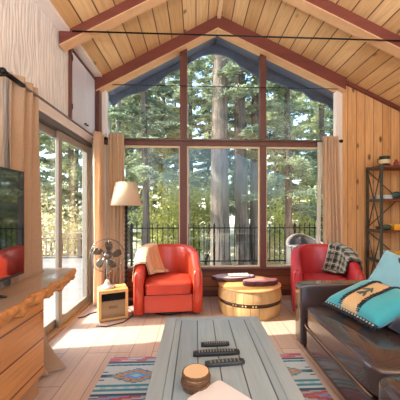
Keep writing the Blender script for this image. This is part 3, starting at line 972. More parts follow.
for i, (q, hgt) in enumerate(((-0.042, 0.020), (-0.027, 0.013), (-0.013, 0.015), (0.002, 0.013), (0.016, 0.018), (0.031, 0.013))):
    mb.tube([(q + 0.0075 * math.cos(a * 0.8), -dpt + 0.0105, 0.155 + hgt / 2 * math.sin(a * 0.8)) for a in range(7)], 0.0017, 6)
mb.tube([(-0.055, -dpt + 0.0105, 0.139), (0.045, -dpt + 0.0105, 0.141)], 0.0014, 6)
mb.build('badge', M['black'], t)
for sx in (-1, 1):
    for sy in (-1, 1):
        MB().lathe([(0.014, 0.0), (0.014, 0.0118)], 10, (sx * (w - 0.025), sy * (dpt - 0.025), 0)).build('foot', M['blackp'], t)
t = thing('table_fan', 'round vintage metal fan standing on the oak box heater', 'fan', (-1.02, 3.305, 0.3455), 0.22)
M['chrome'] = plain('aged_chrome', lin(128, 120, 110), 0.3, 0.9, var=0.1)
M['bladem'] = plain('bronze_blades', lin(84, 74, 66), 0.35, 0.7, var=0.15)
prof = [(0.085, 0), (0.087, 0.012), (0.075, 0.022), (0.045, 0.036), (0.024, 0.06), (0.018, 0.09)]
MB().lathe(prof, 32).build('base', plain('pale_enamel', lin(206, 202, 196), 0.3, 0.3), t, smooth=False)
CZ = 0.372
def RY(c): return Matrix.Translation(c) @ Matrix.Rotation(-0.08, 4, 'X') @ Matrix.Rotation(PI / 2, 4, 'X')
MB().tube([(0, 0.03, 0.09), (0, 0.045, 0.16), (0, 0.06, 0.26), (0, 0.06, CZ - 0.03)], 0.014, 10).build('neck', M['chrome'], t, smooth=True)
mtx = RY((0, -0.01, CZ))
MB().lathe([(0.02, -0.12), (0.045, -0.11), (0.052, -0.08), (0.052, -0.045), (0.04, -0.03)], 24, (0, 0, 0), mtx).build('motor', M['bladem'], t, smooth=True)
MB().lathe([(0.034, -0.02), (0.034, 0.005), (0.02, 0.018), (0.004, 0.022)], 20, (0, 0, 0), mtx).build('hub', M['chrome'], t, smooth=True)
for k in range(5):
    a0 = 2 * PI * k / 5
    def bl(u, v, a0=a0):
        r = 0.03 + 0.13 * u
        wdt = 0.52 * math.sin(PI * (0.18 + 0.70 * u)) * (0.6 + 0.25 * u)
        a = a0 + (v - 0.5) * 2 * wdt + 0.25 * u
        z = 0.016 * (v - 0.5) * 2
        return mtx @ Vector((r * math.cos(a), r * math.sin(a), z))
    MB().grid(bl, 10, 6).build('blade', M['bladem'], t, solid=0.0015, recalc=False)
mb = MB()
for zz, rr_ in ((0.035, 0.184), (-0.03, 0.184), (0.0025, 0.191)):
    mb.tube([mtx @ Vector((rr_ * math.cos(2 * PI * i / 48), rr_ * math.sin(2 * PI * i / 48), zz)) for i in range(49)], 0.0032 if rr_ > 0.187 else 0.002, 6)
for rr_ in (0.06, 0.115):
    mb.tube([mtx @ Vector((rr_ * math.cos(2 * PI * i / 40), rr_ * math.sin(2 * PI * i / 40), 0.055)) for i in range(41)], 0.0013, 5)
for k in range(44):
    a = 2 * PI * k / 44
    for sg in (1, -1):
        mb.tube([mtx @ Vector((r * math.cos(a + tw), r * math.sin(a + tw), z * sg if sg > 0 else z * sg * 0.85)) for r, z, tw in ((0.03, 0.058, 0), (0.115, 0.055, 0.12), (0.172, 0.046, 0.18), (0.190, 0.003, 0.2))], 0.0010, 4)
mb.build('cage_guard', M['chrome'], t, smooth=True)
MB().lathe([(0.032, 0.055), (0.034, 0.060), (0.02, 0.066), (0.003, 0.067)], 20, (0, 0, 0), mtx).build('badge', M['chrome'], t, smooth=True)
# cords
tag(MB().tube([(-1.075, 3.40, 0.02), (-1.12, 3.47, 0.006), (-1.19, 3.49, 0.006), (-1.26, 3.42, 0.006), (-1.29, 3.33, 0.006), (-1.345, 3.30, 0.006)], 0.006, 6).build('power_cord', M['black'], smooth=True), 'dark power cord trailing from the heater towards the sliding door', 'cord')
tag(MB().tube([(-0.88, 3.64, 0.006), (-0.78, 3.50, 0.006), (-0.735, 3.33, 0.006), (-0.80, 3.15, 0.006), (-0.95, 3.045, 0.006), (-1.06, 3.06, 0.006)], 0.005, 6).build('power_cord', M['blackp'], smooth=True), 'dark cord looping on the floor in front of the box heater', 'cord')

# ------------------------------------------------------------------ sofa and pillows
t = thing('sofa', 'long dark brown leather sofa along the right side', 'sofa', (1.42, 1.5, 0))
L = M['brown']
def rb(name, x0, x1, y0, y1, z0, z1, parent, e=0.2, crown=0.0, mat=None):
    mb = MB(); cushion(mb, ((x0 + x1) / 2, (y0 + y1) / 2, (z0 + z1) / 2), ((x1 - x0) / 2, (y1 - y0) / 2, (z1 - z0) / 2), e, crown, 72, 36)
    return mb.build(name, mat or L, parent)
rb('arm', 0.920, 1.96, 2.452, 2.60, 0.035, 0.585, t, 0.13)
rb('arm', 0.925, 1.96, 0.40, 0.548, 0.035, 0.562, t, 0.13)
rb('base', 0.938, 1.90, 0.552, 2.448, 0.035, 0.226, t, 0.10)
rb('backrest', 1.72, 1.97, 0.552, 2.448, 0.23, 0.80, t, 0.18)
for y0, y1, x0 in ((1.422, 2.446, 0.935), (0.556, 1.410, 0.885)):
    s = rb('seat_cushion', x0, 1.70, y0, y1, 0.230, 0.415, t, 0.22, 0.03)
    MB().tube([(x0 - 0.004 + 0.03, y1 - 0.012, 0.246), (x0 + 0.004, y1 - 0.05, 0.246), (x0 - 0.001, y1 - 0.1, 0.246), (x0 - 0.001, y0 + 0.1, 0.246), (x0 + 0.004, y0 + 0.05, 0.246)], 0.006, 6).build('welt', M['welt'], s, smooth=True)
    rb('back_cushion', 1.62, 1.80, y0 + 0.01, y1 - 0.01, 0.44, 0.86, t, 0.35)
MB().box(0.926, 0.940, 0.56, 2.59, 0.020, 0.05).build('base_rail', M['welt'], t, bevel=0.003)
for x in (1.0, 1.88):
    for y in (0.47, 2.53):
        MB().lathe([(0.022, 0), (0.03, 0.034)], 14, (x, y, 0)).build('foot', M['blackp'], t)
settle(t)

def pillow_mesh(hx, hy, th, colfn=None, n=28, pinch=0.06):
    mb = MB()
    def side(sg):
        def fn(u, v):
            x, y = 2 * u - 1, 2 * v - 1
            px = x * (1 - pinch * (1 - y * y)); py = y * (1 - pinch * (1 - x * x))
            z = sg * th * ((1 - x ** 4) * (1 - y ** 4)) ** 0.45 * (1 + 0.05 * math.sin(6 * x + 2) * math.sin(5 * y))
            return (px * hx, py * hy, z)
        return fn
    mb.grid(side(1), n, n)
    mb.grid(side(-1), n, n)
    mb.bm.faces.ensure_lookup_table()
    if colfn:
        for i in range(n):
            for j in range(n):
                for q in (0, n * n):
                    mb.bm.faces[q + i * n + j].material_index = colfn(2 * (i + 0.5) / n - 1, 2 * (j + 0.5) / n - 1)
    bmesh.ops.remove_doubles(mb.bm, verts=mb.bm.verts[:], dist=0.0005)
    def top(x, y):
        px = x * (1 - pinch * (1 - y * y)); py = y * (1 - pinch * (1 - x * x))
        return Vector((px * hx, py * hy, th * ((1 - x ** 4) * (1 - y ** 4)) ** 0.45 * (1 + 0.05 * math.sin(6 * x + 2) * math.sin(5 * y))))
    return mb, top
def orient(o, c, xdir, ydir):
    x = Vector(xdir).normalized(); z = x.cross(Vector(ydir)).normalized(); y = z.cross(x)
    m = Matrix((x, y, z)).transposed().to_4x4(); m.translation = Vector(c)
    o.matrix_world = m
    return o
M['teal'] = plain('teal_suede', lin(54, 164, 180), 0.75, var=0.14, scale=9, sheen=0.4)
M['tansuede'] = plain('tan_suede', lin(212, 178, 134), 0.8, var=0.12, scale=9)
M['fringe'] = plain('dark_fringe', lin(38, 44, 52), 0.8, var=0.3)
M['beads'] = plain('pale_beads', lin(190, 196, 190), 0.5)
# teal pillow: local x along its fringed front edge (towards the camera), local y up the slope
mb, top = pillow_mesh(0.265, 0.215, 0.075, lambda x, y: 1 if -0.36 < x < 0.30 else 0, 30)
pil = mb.build('throw_pillow', [M['teal'], M['tansuede']])
tag(pil, 'teal suede pillow with tan centre band and dark fringe on the sofa', 'pillow')
ex = Vector((0.19, -0.98, 0.0)); ey = Vector((0.86, 0.16, 0.30))
orient(pil, Vector((1.13, 2.03, 0.495)) + ey.normalized() * 0.20, ex, ey)
mb = MB()
rnd = random.Random(4)
for xs in (-0.36, 0.30):
    mb = MB()
    for k in range(44):
        y = -0.96 + 1.92 * k / 43
        p = top(xs, y)
        q = p + Vector((rnd.uniform(-0.016, 0.016), rnd.uniform(-0.01, 0.01), 0.005))
        mb.tube([p + Vector((-0.014, 0, 0.003)), q + Vector((0, 0, 0.004)), p + Vector((0.014, 0.004, 0.004))], 0.0042, 5)
    mb.build('seam_fringe', M['fringe'], pil)
mb = MB()
for k in range(56):
    x = -0.97 + 1.94 * k / 55
    p = Vector((x * 0.265, -0.215 * (1 - 0.06 * (1 - x * x)), 0.0))
    mb.tube([p + Vector((0, 0.004, 0.004)), p + Vector((rnd.uniform(-.006, .006), -0.016, 0.002)), p + Vector((rnd.uniform(-.01, .01), -0.034, -0.012))], 0.004, 5)
mb.build('edge_fringe', M['fringe'], pil)
mb = MB()
for k in range(18):
    x = -0.9 + 1.8 * k / 17
    p = Vector((x * 0.265, -0.215 * (1 - 0.06 * (1 - x * x)) - 0.014, 0.009))
    mb.lathe([(0.002, -0.006), (0.006, -0.003), (0.006, 0.003), (0.002, 0.006)], 8, p)
mb.build('beads', M['beads'], pil)
# applique: a small four-winged figure
mb = MB()
def dab(cx_, cy_, a, l, w_):
    pts = []
    for i in range(9):
        s = -1 + 2 * i / 8
        pts.append((s, math.sqrt(max(0, 1 - s * s))))
    rim = pts + [(s, -q) for s, q in pts[-2:0:-1]]
    vs = []
    for s, q in rim:
        x_ = cx_ + l * s * math.cos(a) - w_ * q * math.sin(a)
        y_ = cy_ + l * s * math.sin(a) + w_ * q * math.cos(a)
        p = top(x_ / 0.265, y_ / 0.215)
        vs.append((p.x, p.y, p.z + 0.003))
    lo = [mb.bm.verts.new(v) for v in vs]
    hi = [mb.bm.verts.new((v[0], v[1], v[2] + 0.003)) for v in vs]
    mb.bm.faces.new(hi)
    for i in range(len(vs)):
        j = (i + 1) % len(vs)
        mb.bm.faces.new((lo[i], lo[j], hi[j], hi[i]))
for a_, l_, dx, dy in ((1.25, 0.062, -0.008, 0.0), (2.2, 0.036, 0.016, 0.034), (0.5, 0.036, -0.03, 0.03), (2.0, 0.034, 0.012, -0.036), (0.9, 0.03, -0.036, -0.03)):
    dab(-0.008 + dx, -0.01 + dy, a_, l_, 0.0095)
mb.build('applique', plain('slate_applique', lin(84, 96, 94), 0.8, var=0.2), pil)

mb, top2 = pillow_mesh(0.205, 0.20, 0.08)
p2 = mb.build('throw_pillow', plain('pale_blue_velvet', lin(116, 172, 192), 0.55, var=0.2, scale=8, sheen=0.5))
tag(p2, 'pale blue velvet pillow leaning in the sofa corner behind the teal one', 'pillow')
orient(p2, (1.63, 2.19, 0.685), (0.52, -0.78, -0.26), (0.60, 0.18, 0.78))
mb = MB()
prof = []
for i in range(81):
    s = i / 80 * 4; e = int(s) % 4; f = (s % 1) * 2 - 1
    x, y = ((f, -1), (1, f), (-f, 1), (-1, -f))[e]
    prof.append((x * (1 - 0.06 * (1 - y * y)) * 0.206, y * (1 - 0.06 * (1 - x * x)) * 0.201, 0))
MB().tube(prof, 0.005, 6).build('piping', plain('blue_piping', lin(96, 146, 168), 0.6), p2, smooth=True)
mb, top3 = pillow_mesh(0.22, 0.19, 0.07)
p3 = mb.build('throw_pillow', plain('navy_velvet', lin(44, 40, 62), 0.6, var=0.25, sheen=0.4))
tag(p3, 'dark navy pillow lying on the sofa nearer than the teal one', 'pillow')
orient(p3, (1.50, 1.66, 0.545), (0.25, -0.95, 0.0), (0.85, 0.2, 0.42))
mb = MB()
for k in range(34):
    y = -0.95 + 1.9 * k / 33
    p = Vector((-0.22 * (1 - 0.06 * (1 - y * y)), 0.19 * y, 0))
    mb.tube([p, p + Vector((-0.012, rnd.uniform(-.004, .004), 0.004)), p + Vector((-0.028, rnd.uniform(-.008, .008), -0.01))], 0.003, 5)
mb.build('edge_fringe', M['fringe'], p3)

# ------------------------------------------------------------------ industrial shelf
SX0, SX1, SY0, SY1 = 2.455, 3.45, 3.65, 3.985
t = thing('shelf_unit', 'industrial shelf unit with green-grey metal frame and red-brown boards', 'shelf', ((SX0 + SX1) / 2, (SY0 + SY1) / 2, 0))
SZ = [1.835, 1.385, 0.965, 0.56, 0.15]
for x in (SX0, SX1 - 0.03):
    for y in (SY0, SY1 - 0.03):
        MB().box(x, x + 0.03, y, y + 0.03, 0.0, 1.85).build('upright', M['shelfmetal'], t, bevel=0.002)
for z in SZ:
    MB().box(SX0 + 0.031, SX1 - 0.031, SY0 + 0.004, SY1 - 0.004, z - 0.03, z - 0.002).build('shelf_board', M['shelfwood'], t, bevel=0.003)
    for x in (SX0 + 0.003, SX1 - 0.027):
        MB().box(x, x + 0.024, SY0 + 0.031, SY1 - 0.031, z - 0.035, z + 0.004).build('side_rail', M['shelfmetal'], t)
for x in (SX0 + 0.012, SX1 - 0.018):
    for za, zb in ((1.79, 1.0), (0.92, 0.18)):
        for a, b in ((SY0 + 0.03, SY1 - 0.03), (SY1 - 0.03, SY0 + 0.03)):
            off = 0.009 if a < b else -0.009
            MB().tube([(x + off, a, za), (x + off, b, zb)], 0.0085, 6).build('cross_brace', M['shelfmetal'], t)
for za, zb in ((1.80, 0.98), (0.93, 0.17)):
    for a, b in ((SX0 + 0.03, SX1 - 0.03), (SX1 - 0.03, SX0 + 0.03)):
        y = SY1 - 0.001 + (0.006 if a < b else 0.021)
        MB().tube([(a, y, za), (b, y, zb)], 0.007, 6).build('cross_brace', M['shelfmetal'], t)
settle(t)
# things on the shelf
def pot(label, x, y, z, prof, mat, cat, name, extra=None, rz=0.0):
    tt = thing(name, label, cat, (x, y, z), rz)
    MB().lathe(prof, 28).build('body', mat, tt, smooth=False)
    if extra: extra(tt)
    return tt
def mugextra(tt):
    MB().tube([(-0.066, 0.0, 0.105), (-0.095, 0, 0.098), (-0.102, 0, 0.065), (-0.09, 0, 0.035), (-0.066, 0, 0.030)], 0.006, 8).build('handle', tt_mat, tt, smooth=True)
    MB().lathe([(0.0675, 0.032), (0.0685, 0.034), (0.0685, 0.086), (0.0675, 0.088)], 28, caps=False).build('label_band', plain('cream_band', lin(214, 196, 160), 0.5, var=0.3, scale=60), tt)
tt_mat = plain('dark_green_enamel', lin(34, 52, 48), 0.3)
pot('dark green enamel mug with cream band on top of the shelf unit', 2.58, 3.76, 1.8345, [(0.062, 0), (0.067, 0.004), (0.067, 0.128), (0.070, 0.134), (0.062, 0.134), (0.062, 0.014)], tt_mat, 'mug', 'enamel_mug', mugextra)
pot('small red figurine-like jar at the right on the top shelf', 2.745, 3.760, 1.8345, [(0.02, 0), (0.034, 0.012), (0.036, 0.045), (0.022, 0.07), (0.014, 0.085), (0.018, 0.092), (0.004, 0.097)], plain('dusty_red_glaze', lin(150, 62, 62), 0.4), 'jar', 'ceramic_jar')
def cloth_stack(label, x, y, z, w_, d_, h_, mat, seed):
    tt = thing('folded_cloth', label, 'cloth', (x, y, z), 0.05)
    mb = MB(); cushion(mb, (0, 0, h_ / 2), (w_, d_, h_ / 2), 0.4)
    mb.build('folded_layer', mat, tt)
    mb = MB(); cushion(mb, (0.01, 0.0, h_ * 1.36), (w_ * 0.85, d_ * 0.9, h_ * 0.35), 0.4)
    mb.build('top_fold', mat, tt)
    return tt
M['palecloth'] = clothmat('pale_blue_cloth', lin(206, 220, 224), lin(160, 184, 194), scale=24)
cloth_stack('pale blue folded cloths on the second shelf of the unit', 2.575, 3.770, 1.3842, 0.075, 0.09, 0.036, M['palecloth'], 1)
o = thing('fish_ornament', 'dark teal fish-shaped ornament at the edge of the second shelf', 'ornament', (2.760, 3.760, 1.3842), -0.1)
mb = MB()
rings = []
for i in range(17):
    s = i / 16
    r = 0.004 + 0.045 * math.sin(PI * min(1, s * 1.05)) ** 0.8
    rings.append([(-0.115 + 0.2 * s, 0.45 * r * math.cos(2 * PI * k / 14), 0.048 + 0.02 * s + r * math.sin(2 * PI * k / 14)) for k in range(14)])
mb.quadstrip(rings).build('body', plain('dark_teal_glaze', lin(32, 66, 74), 0.3, var=0.3, scale=30), o)
MB().prism([(0.078, 0.066), (0.125, 0.12), (0.115, 0.066), (0.128, 0.02)], 1, -0.006, 0.006).build('tail', plain('teal_tail', lin(40, 78, 84), 0.3), o, bevel=0.002)
MB().box(-0.07, 0.06, -0.02, 0.02, 0, 0.012).build('stand', M['shelfwood'], o, bevel=0.002)
pot('small dark brown bowl at the left end of the third shelf', 2.535, 3.830, 0.9642, [(0.02, 0), (0.024, 0.004), (0.036, 0.03), (0.038, 0.045), (0.034, 0.045), (0.03, 0.03), (0.015, 0.01)], plain('brown_glaze', lin(64, 44, 36), 0.4), 'bowl', 'small_bowl')
pot('green-black rounded pot beside the yellow box on the third shelf', 2.585, 3.720, 0.9642, [(0.03, 0), (0.045, 0.012), (0.052, 0.04), (0.044, 0.066), (0.034, 0.076), (0.03, 0.07), (0.04, 0.04), (0.02, 0.012)], plain('green_black_glaze', lin(52, 66, 52), 0.35, var=0.3, scale=30), 'pot', 'round_pot')
tt = thing('storage_box', 'mustard yellow box on the third shelf', 'box', (2.740, 3.770, 0.9642))
MB().box(-0.075, 0.075, -0.08, 0.08, 0, 0.058).build('body', plain('mustard_card', lin(222, 160, 30), 0.6, var=0.1), tt, bevel=0.003)
MB().box(-0.077, 0.077, -0.082, 0.082, 0.0585, 0.078).build('lid', plain('pale_mustard_lid', lin(226, 186, 90), 0.6), tt, bevel=0.003)
tt = thing('storage_box', 'cream box with rounded lid on the fourth shelf of the unit', 'box', (2.560, 3.760, 0.5592))
MB().box(-0.06, 0.06, -0.075, 0.075, 0, 0.09).build('body', plain('cream_card', lin(216, 204, 168), 0.6), tt, bevel=0.006)
MB().box(-0.063, 0.063, -0.078, 0.078, 0.0905, 0.118).build('lid', plain('cream_lid', lin(226, 214, 178), 0.6), tt, bevel=0.008)
cloth_stack('mustard yellow folded blanket on the fourth shelf', 2.740, 3.770, 0.5592, 0.10, 0.10, 0.07, clothmat('mustard_wool', lin(206, 158, 50), lin(182, 134, 34)), 3)
# ------------------------------------------------------------------ outdoors: fence, rail, patio chair
t = thing('picket_fence', 'black metal picket fence along the deck outside the big window', 'fence', (1.2, 6.2, -0.05))
fx0, fx1 = -1.86, 4.6
for i in range(58):
    x = fx0 + 0.02 + i * 0.112 - 1.2
    if x > fx1 - 1.2: break
    post = (i % 16 == 4)
    w_ = 0.022 if post else 0.008
    MB().prism([(x - w_, 0.002 if post else 0.13), (x + w_, 0.002 if post else 0.13), (x + w_, 0.95), (x, 1.0), (x - w_, 0.95)], 1, -w_, w_).build('post' if post else 'picket', M['black'], t)
for z in (0.16, 0.885):
    MB().box(fx0 - 1.2, fx1 - 1.2, -0.026, -0.009, z - 0.014, z + 0.014).build('rail', M['black'], t)
M['railwood'] = woodgrain('weathered_rail', 0, lin(132, 108, 84), lin(160, 136, 110), 0.7, 0.6, space='world')
t = thing('deck_railing', 'weathered wooden deck railing seen through the sliding door', 'railing', (-4.2, 7.7, -0.05))
for x in (-2.2, -1.1, 0.0, 1.1, 2.2):
    MB().box(x - 0.045, x + 0.045, -0.045, 0.045, 0.001, 0.62).build('post', M['railwood'], t)
MB().box(-2.3, 2.3, -0.07, 0.07, 0.621, 0.665).build('top_rail', M['railwood'], t)
MB().box(-2.3, 2.3, -0.075, -0.047, 0.50, 0.545).build('rail', M['railwood'], t)
MB().box(-2.3, 2.3, -0.075, -0.047, 0.06, 0.10).build('rail', M['railwood'], t)
for s in range(4):
    x0 = -2.2 + 1.1 * s
    for k in range(1, 8):
        x = x0 + 1.1 * k / 8
        MB().box(x - 0.016, x + 0.016, -0.098, -0.076, 0.05, 0.55).build('baluster', M['railwood'], t)
    for sg in (-1, 1):
        MB().tube([(x0 + 0.55 + sg * 0.16 * math.cos(a * PI / 8), -0.108, 0.30 + 0.16 * math.sin(a * PI / 8)) for a in range(-4, 5)], 0.009, 6).build('scroll', M['black'], t)

M['resin'] = plain('grey_resin', lin(74, 69, 67), 0.7, var=0.1)
M['resinrim'] = plain('pale_rim', lin(108, 101, 95), 0.6)
t = thing('patio_chair', 'grey tub-shaped patio chair on the deck behind the crimson armchair', 'patio chair', (2.12, 5.22, -0.05), 0.15)
def usec(r0, r1, z0, zf, n=36):
    rings = []
    for i in range(n + 1):
        a = PI * (-0.06 + 1.12 * i / n)
        c_, s_ = math.cos(a), math.sin(a)
        z1 = zf(a)
        rings.append([(r1 * c_, r1 * s_, z0), (r1 * c_, r1 * s_, z1), (r0 * c_, r0 * s_, z1), (r0 * c_, r0 * s_, z0)])
    return rings
zb = lambda a: 0.60 + 0.18 * max(0, math.sin(a)) ** 2
MB().quadstrip(usec(0.36, 0.41, 0.10, zb)).build('shell', M['resin'], t)
rings = []
for i in range(37):
    a = PI * (-0.06 + 1.12 * i / 36)
    z = zb(a) + 0.001
    rings.append([(0.42 * math.cos(a), 0.42 * math.sin(a), z), (0.42 * math.cos(a), 0.42 * math.sin(a), z + 0.025), (0.35 * math.cos(a), 0.35 * math.sin(a), z + 0.025), (0.35 * math.cos(a), 0.35 * math.sin(a), z)])
MB().quadstrip(rings).build('rim', M['resinrim'], t)
MB().box(-0.40, 0.40, -0.42, -0.085, 0.06, 0.62).build('front_panel', M['resin'], t, bevel=0.01)
MB().box(-0.42, 0.42, -0.44, -0.085, 0.621, 0.648).build('front_rim', M['resinrim'], t, bevel=0.005)
MB().box(-0.30, 0.30, -0.08, 0.25, 0.30, 0.42).build('seat', M['resinrim'], t, bevel=0.03)
for sx in (-0.34, 0.34):
    for sy in (-0.36, 0.12):
        MB().box(sx - 0.02, sx + 0.02, sy - 0.02, sy + 0.02, 0.001, 0.10 if sy > 0 else 0.06).build('leg', M['resin'], t)

# ------------------------------------------------------------------ trees
def barkmat(name, c1, c2):
    m, nt, b = newmat(name)
    v = coords(nt, 'world')
    f = noise(nt, scaled(nt, v, (14, 14, 1.6)), 1.0, 6, 0.7)
    f2 = noise(nt, v, 1.1, 3)
    f = mth(nt, 'ADD', mth(nt, 'MULTIPLY', f, 0.75), mth(nt, 'MULTIPLY', f2, 0.25))
    nt.links.new(mixc(nt, ramp(nt, f, 0.38, 0.62), c1, c2), b.inputs['Base Color'])
    b.inputs['Roughness'].default_value = 0.9
    bump(nt, b, f, 1.0, 0.05)
    return m
M['bark1'] = barkmat('fir_bark', lin(66, 58, 52), lin(118, 104, 94))
M['bark2'] = barkmat('pale_bark', lin(120, 112, 104), lin(186, 176, 166))
M['leafd'] = leafmat('fir_needles', lin(98, 114, 92), lin(160, 170, 136))
M['leafm'] = leafmat('mid_green_leaves', lin(130, 146, 112), lin(186, 190, 148))
M['leafy'] = leafmat('yellow_green_leaves', lin(168, 172, 84), lin(206, 204, 122))
M['leafp'] = leafmat('pale_dry_leaves', lin(206, 192, 140), lin(226, 214, 170))

def leaf_object(name, C, D, Ls, Ws, mat, parent):
    n = len(C)
    D = D / np.linalg.norm(D, axis=1, keepdims=True)
    R = RNG.normal(size=(n, 3))
    S = np.cross(D, R); S /= np.linalg.norm(S, axis=1, keepdims=True) + 1e-9
    V = np.empty((n, 4, 3))
    V[:, 0] = C - D * Ls[:, None] * 0.5
    V[:, 1] = C + S * Ws[:, None] * 0.5
    V[:, 2] = C + D * Ls[:, None] * 0.5
    V[:, 3] = C - S * Ws[:, None] * 0.5
    me = bpy.data.meshes.new(name)
    me.vertices.add(n * 4); me.loops.add(n * 4); me.polygons.add(n)
    me.vertices.foreach_set('co', V.reshape(-1).astype(np.float32))
    me.loops.foreach_set('vertex_index', np.arange(n * 4, dtype=np.int32))
    me.polygons.foreach_set('loop_start', np.arange(0, n * 4, 4, dtype=np.int32))
    me.update(calc_edges=True)
    me.materials.append(mat)
    o = bpy.data.objects.new(name, me); COL.objects.link(o)
    if parent is not None: o.parent = parent
    return o

def trunk_pts(r, h, lean, rnd, n=14):
    pts, rs = [], []
    for i in range(n + 1):
        s = i / n
        pts.append((lean[0] * h * s + 0.05 * math.sin(s * 5 + r * 9), lean[1] * h * s, h * s))
        rs.append(r * (1.0 - 0.55 * s) * (1.25 if i == 0 else 1.0))
    return pts, rs
def tree(name, label, x, y, r, h, lean, bark, leaf, z0, nb, blen, dens, droop=0.35, seed=0, lsize=(0.16, 0.055), group='trees outside the windows'):
    rnd = random.Random(seed)
    g = gz(x, y) - 0.15
    t = thing(name, label, 'tree', (x, y, g), 0, group)
    pts, rs = trunk_pts(r, h, lean, rnd)
    MB().tube(pts, rs, 16).build('trunk', bark, t, smooth=True)
    if not nb: return t
    Cs, Ds = [], []
    mb = MB()
    for k in range(nb):
        s = z0 + (0.99 - z0) * (k + rnd.random()) / nb
        a = rnd.uniform(0, 2 * PI)
        Lb = blen * (1.15 - 0.75 * s) * rnd.uniform(0.7, 1.15)
        i = min(int(s * 14), 13)
        f = s * 14 - i
        p0 = Vector(pts[i]) * (1 - f) + Vector(pts[i + 1]) * f
        d = Vector((math.cos(a), math.sin(a), 0.18))
        bp = []
        for q in range(6):
            u = q / 5
            bp.append(p0 + d * Lb * u + Vector((0, 0, -droop * Lb * u * u)))
        mb.tube(bp, [0.022 * (1.1 - u / 5) * max(0.6, r / 0.2) * 0.8 for u in range(6)], 5)
        m_ = int(2.4 * dens * Lb)
        u = RNG.random(m_) ** 0.75
        base = np.array([list(p) for p in bp])
        idx = np.clip((u * 5).astype(int), 0, 4)
        fr_ = (u * 5 - idx)[:, None]
        c = base[idx] * (1 - fr_) + base[idx + 1] * fr_
        side = np.array([-math.sin(a), math.cos(a), 0.0])
        wv = RNG.normal(size=(m_, 1)) * (0.20 * Lb * (1.1 - u))[:, None] * 0.7
        c = c + side * wv + RNG.normal(size=(m_, 3)) * 0.05
        c[:, 2] -= np.abs(wv[:, 0]) * 0.35 + RNG.random(m_) * 0.08
        dd = np.array([math.cos(a), math.sin(a), -0.25]) + side * np.sign(wv) * 0.8 + RNG.normal(size=(m_, 3)) * 0.35
        Cs.append(c); Ds.append(dd)
    mb.build('branches', bark, t, smooth=True)
    C, D = np.concatenate(Cs), np.concatenate(Ds)
    n = len(C)
    leaf_object('foliage', C, D, lsize[0] * RNG.uniform(0.6, 1.3, n), lsize[1] * RNG.uniform(0.7, 1.3, n), leaf, t)
    return t
def bush(name, label, x, y, rx, rz_, n, leaf, seed, lsize=(0.13, 0.08), stems=7, group='bushes outside the windows', base=None):
    rnd = random.Random(seed)
    g = (gz(x, y) - 0.1) if base is None else base
    t = thing(name, label, 'bush', (x, y, g), 0, group)
    mb = MB()
    cl = []
    for k in range(stems * 3):
        a = rnd.uniform(0, 2 * PI); q = rnd.uniform(0.2, 1) ** 0.6
        top_ = Vector((rx * q * math.cos(a) * 0.8, rx * q * math.sin(a) * 0.8, rz_ * rnd.uniform(0.35, 1.0) * (1.1 - 0.4 * q)))
        if k < stems:
            mb.tube([(0.15 * math.cos(a), 0.15 * math.sin(a), 0), top_ * 0.5 + Vector((0, 0, 0.1)), top_], [0.03, 0.02, 0.006], 5)
        cl.append(top_)
    mb.build('stems', M['bark1'], t, smooth=True)
    idx = RNG.integers(0, len(cl), n)
    base_ = np.array([list(c) for c in cl])[idx]
    C = base_ + RNG.normal(size=(n, 3)) * np.array([rx * 0.22, rx * 0.22, rz_ * 0.14])
    C[:, 2] = np.abs(C[:, 2])
    leaf_object('foliage', C, RNG.normal(size=(n, 3)), lsize[0] * RNG.uniform(0.6, 1.3, n), lsize[1] * RNG.uniform(0.7, 1.3, n), leaf, t)
    return t

tree('fir_tree', 'thick-trunked fir in the middle of the big window', 0.80, 9.0, 0.34, 11.5, (0.0, 0.0), M['bark1'], M['leafd'], 0.52, 22, 2.2, 90, seed=1)
tree('fir_tree', 'dark fir trunk just right of the thickest one', 1.60, 9.6, 0.26, 11.5, (-0.008, 0.0), M['bark1'], M['leafd'], 0.55, 14, 1.6, 80, seed=2)
tree('fir_tree', 'fir trunk standing against the right mullion of the big window', 2.10, 9.9, 0.25, 11.5, (0.012, 0.0), M['bark1'], M['leafd'], 0.5, 14, 1.8, 80, seed=3)
tree('fir_tree', 'slender fir with drooping green boughs in the right window pane', 3.06, 9.4, 0.14, 11.0, (0.008, 0.0), M['bark1'], M['leafd'], 0.22, 40, 2.1, 110, seed=4)
tree('fir_tree', 'green fir at the far right beside the white sheer', 5.0, 11.0, 0.15, 11.0, (0, 0), M['bark1'], M['leafm'], 0.12, 46, 2.4, 110, seed=5)
tree('fir_tree', 'dense dark fir filling the upper left window pane', -1.7, 9.5, 0.13, 11.0, (0, 0), M['bark1'], M['leafd'], 0.30, 52, 2.0, 130, seed=6)
tree('pale_tree', 'pale slim trunk at the left edge of the big window', -2.75, 9.0, 0.10, 10.5, (0.004, 0), M['bark2'], M['leafm'], 0.45, 16, 1.5, 80, seed=7)
tree('pale_tree', 'second slim trunk from the left, behind the lamp shade', -2.5, 9.3, 0.115, 11.0, (0.0, 0), M['bark2'], M['leafm'], 0.45, 14, 1.5, 80, seed=8)
tree('pale_tree', 'slim pale trunk right beside the left mullion', -0.33, 10.0, 0.10, 10.5, (0.002, 0), M['bark2'], M['leafm'], 0.6, 10, 1.2, 60, seed=9)
tree('pale_tree', 'thin pale trunk right of the lamp, half covered with boughs', -1.95, 11.5, 0.11, 11.0, (0, 0), M['bark2'], M['leafm'], 0.4, 20, 1.6, 90, seed=10)
tree('pale_tree', 'thin grey trunk above the orange-red armchair', -1.45, 12.6, 0.10, 11.0, (0, 0), M['bark2'], M['leafm'], 0.35, 24, 1.8, 90, seed=11)
tree('fir_tree', 'green fir near the first glass panel of the sliding door', -6.6, 10.6, 0.15, 10.5, (0, 0), M['bark1'], M['leafd'], 0.22, 50, 2.3, 120, seed=12)
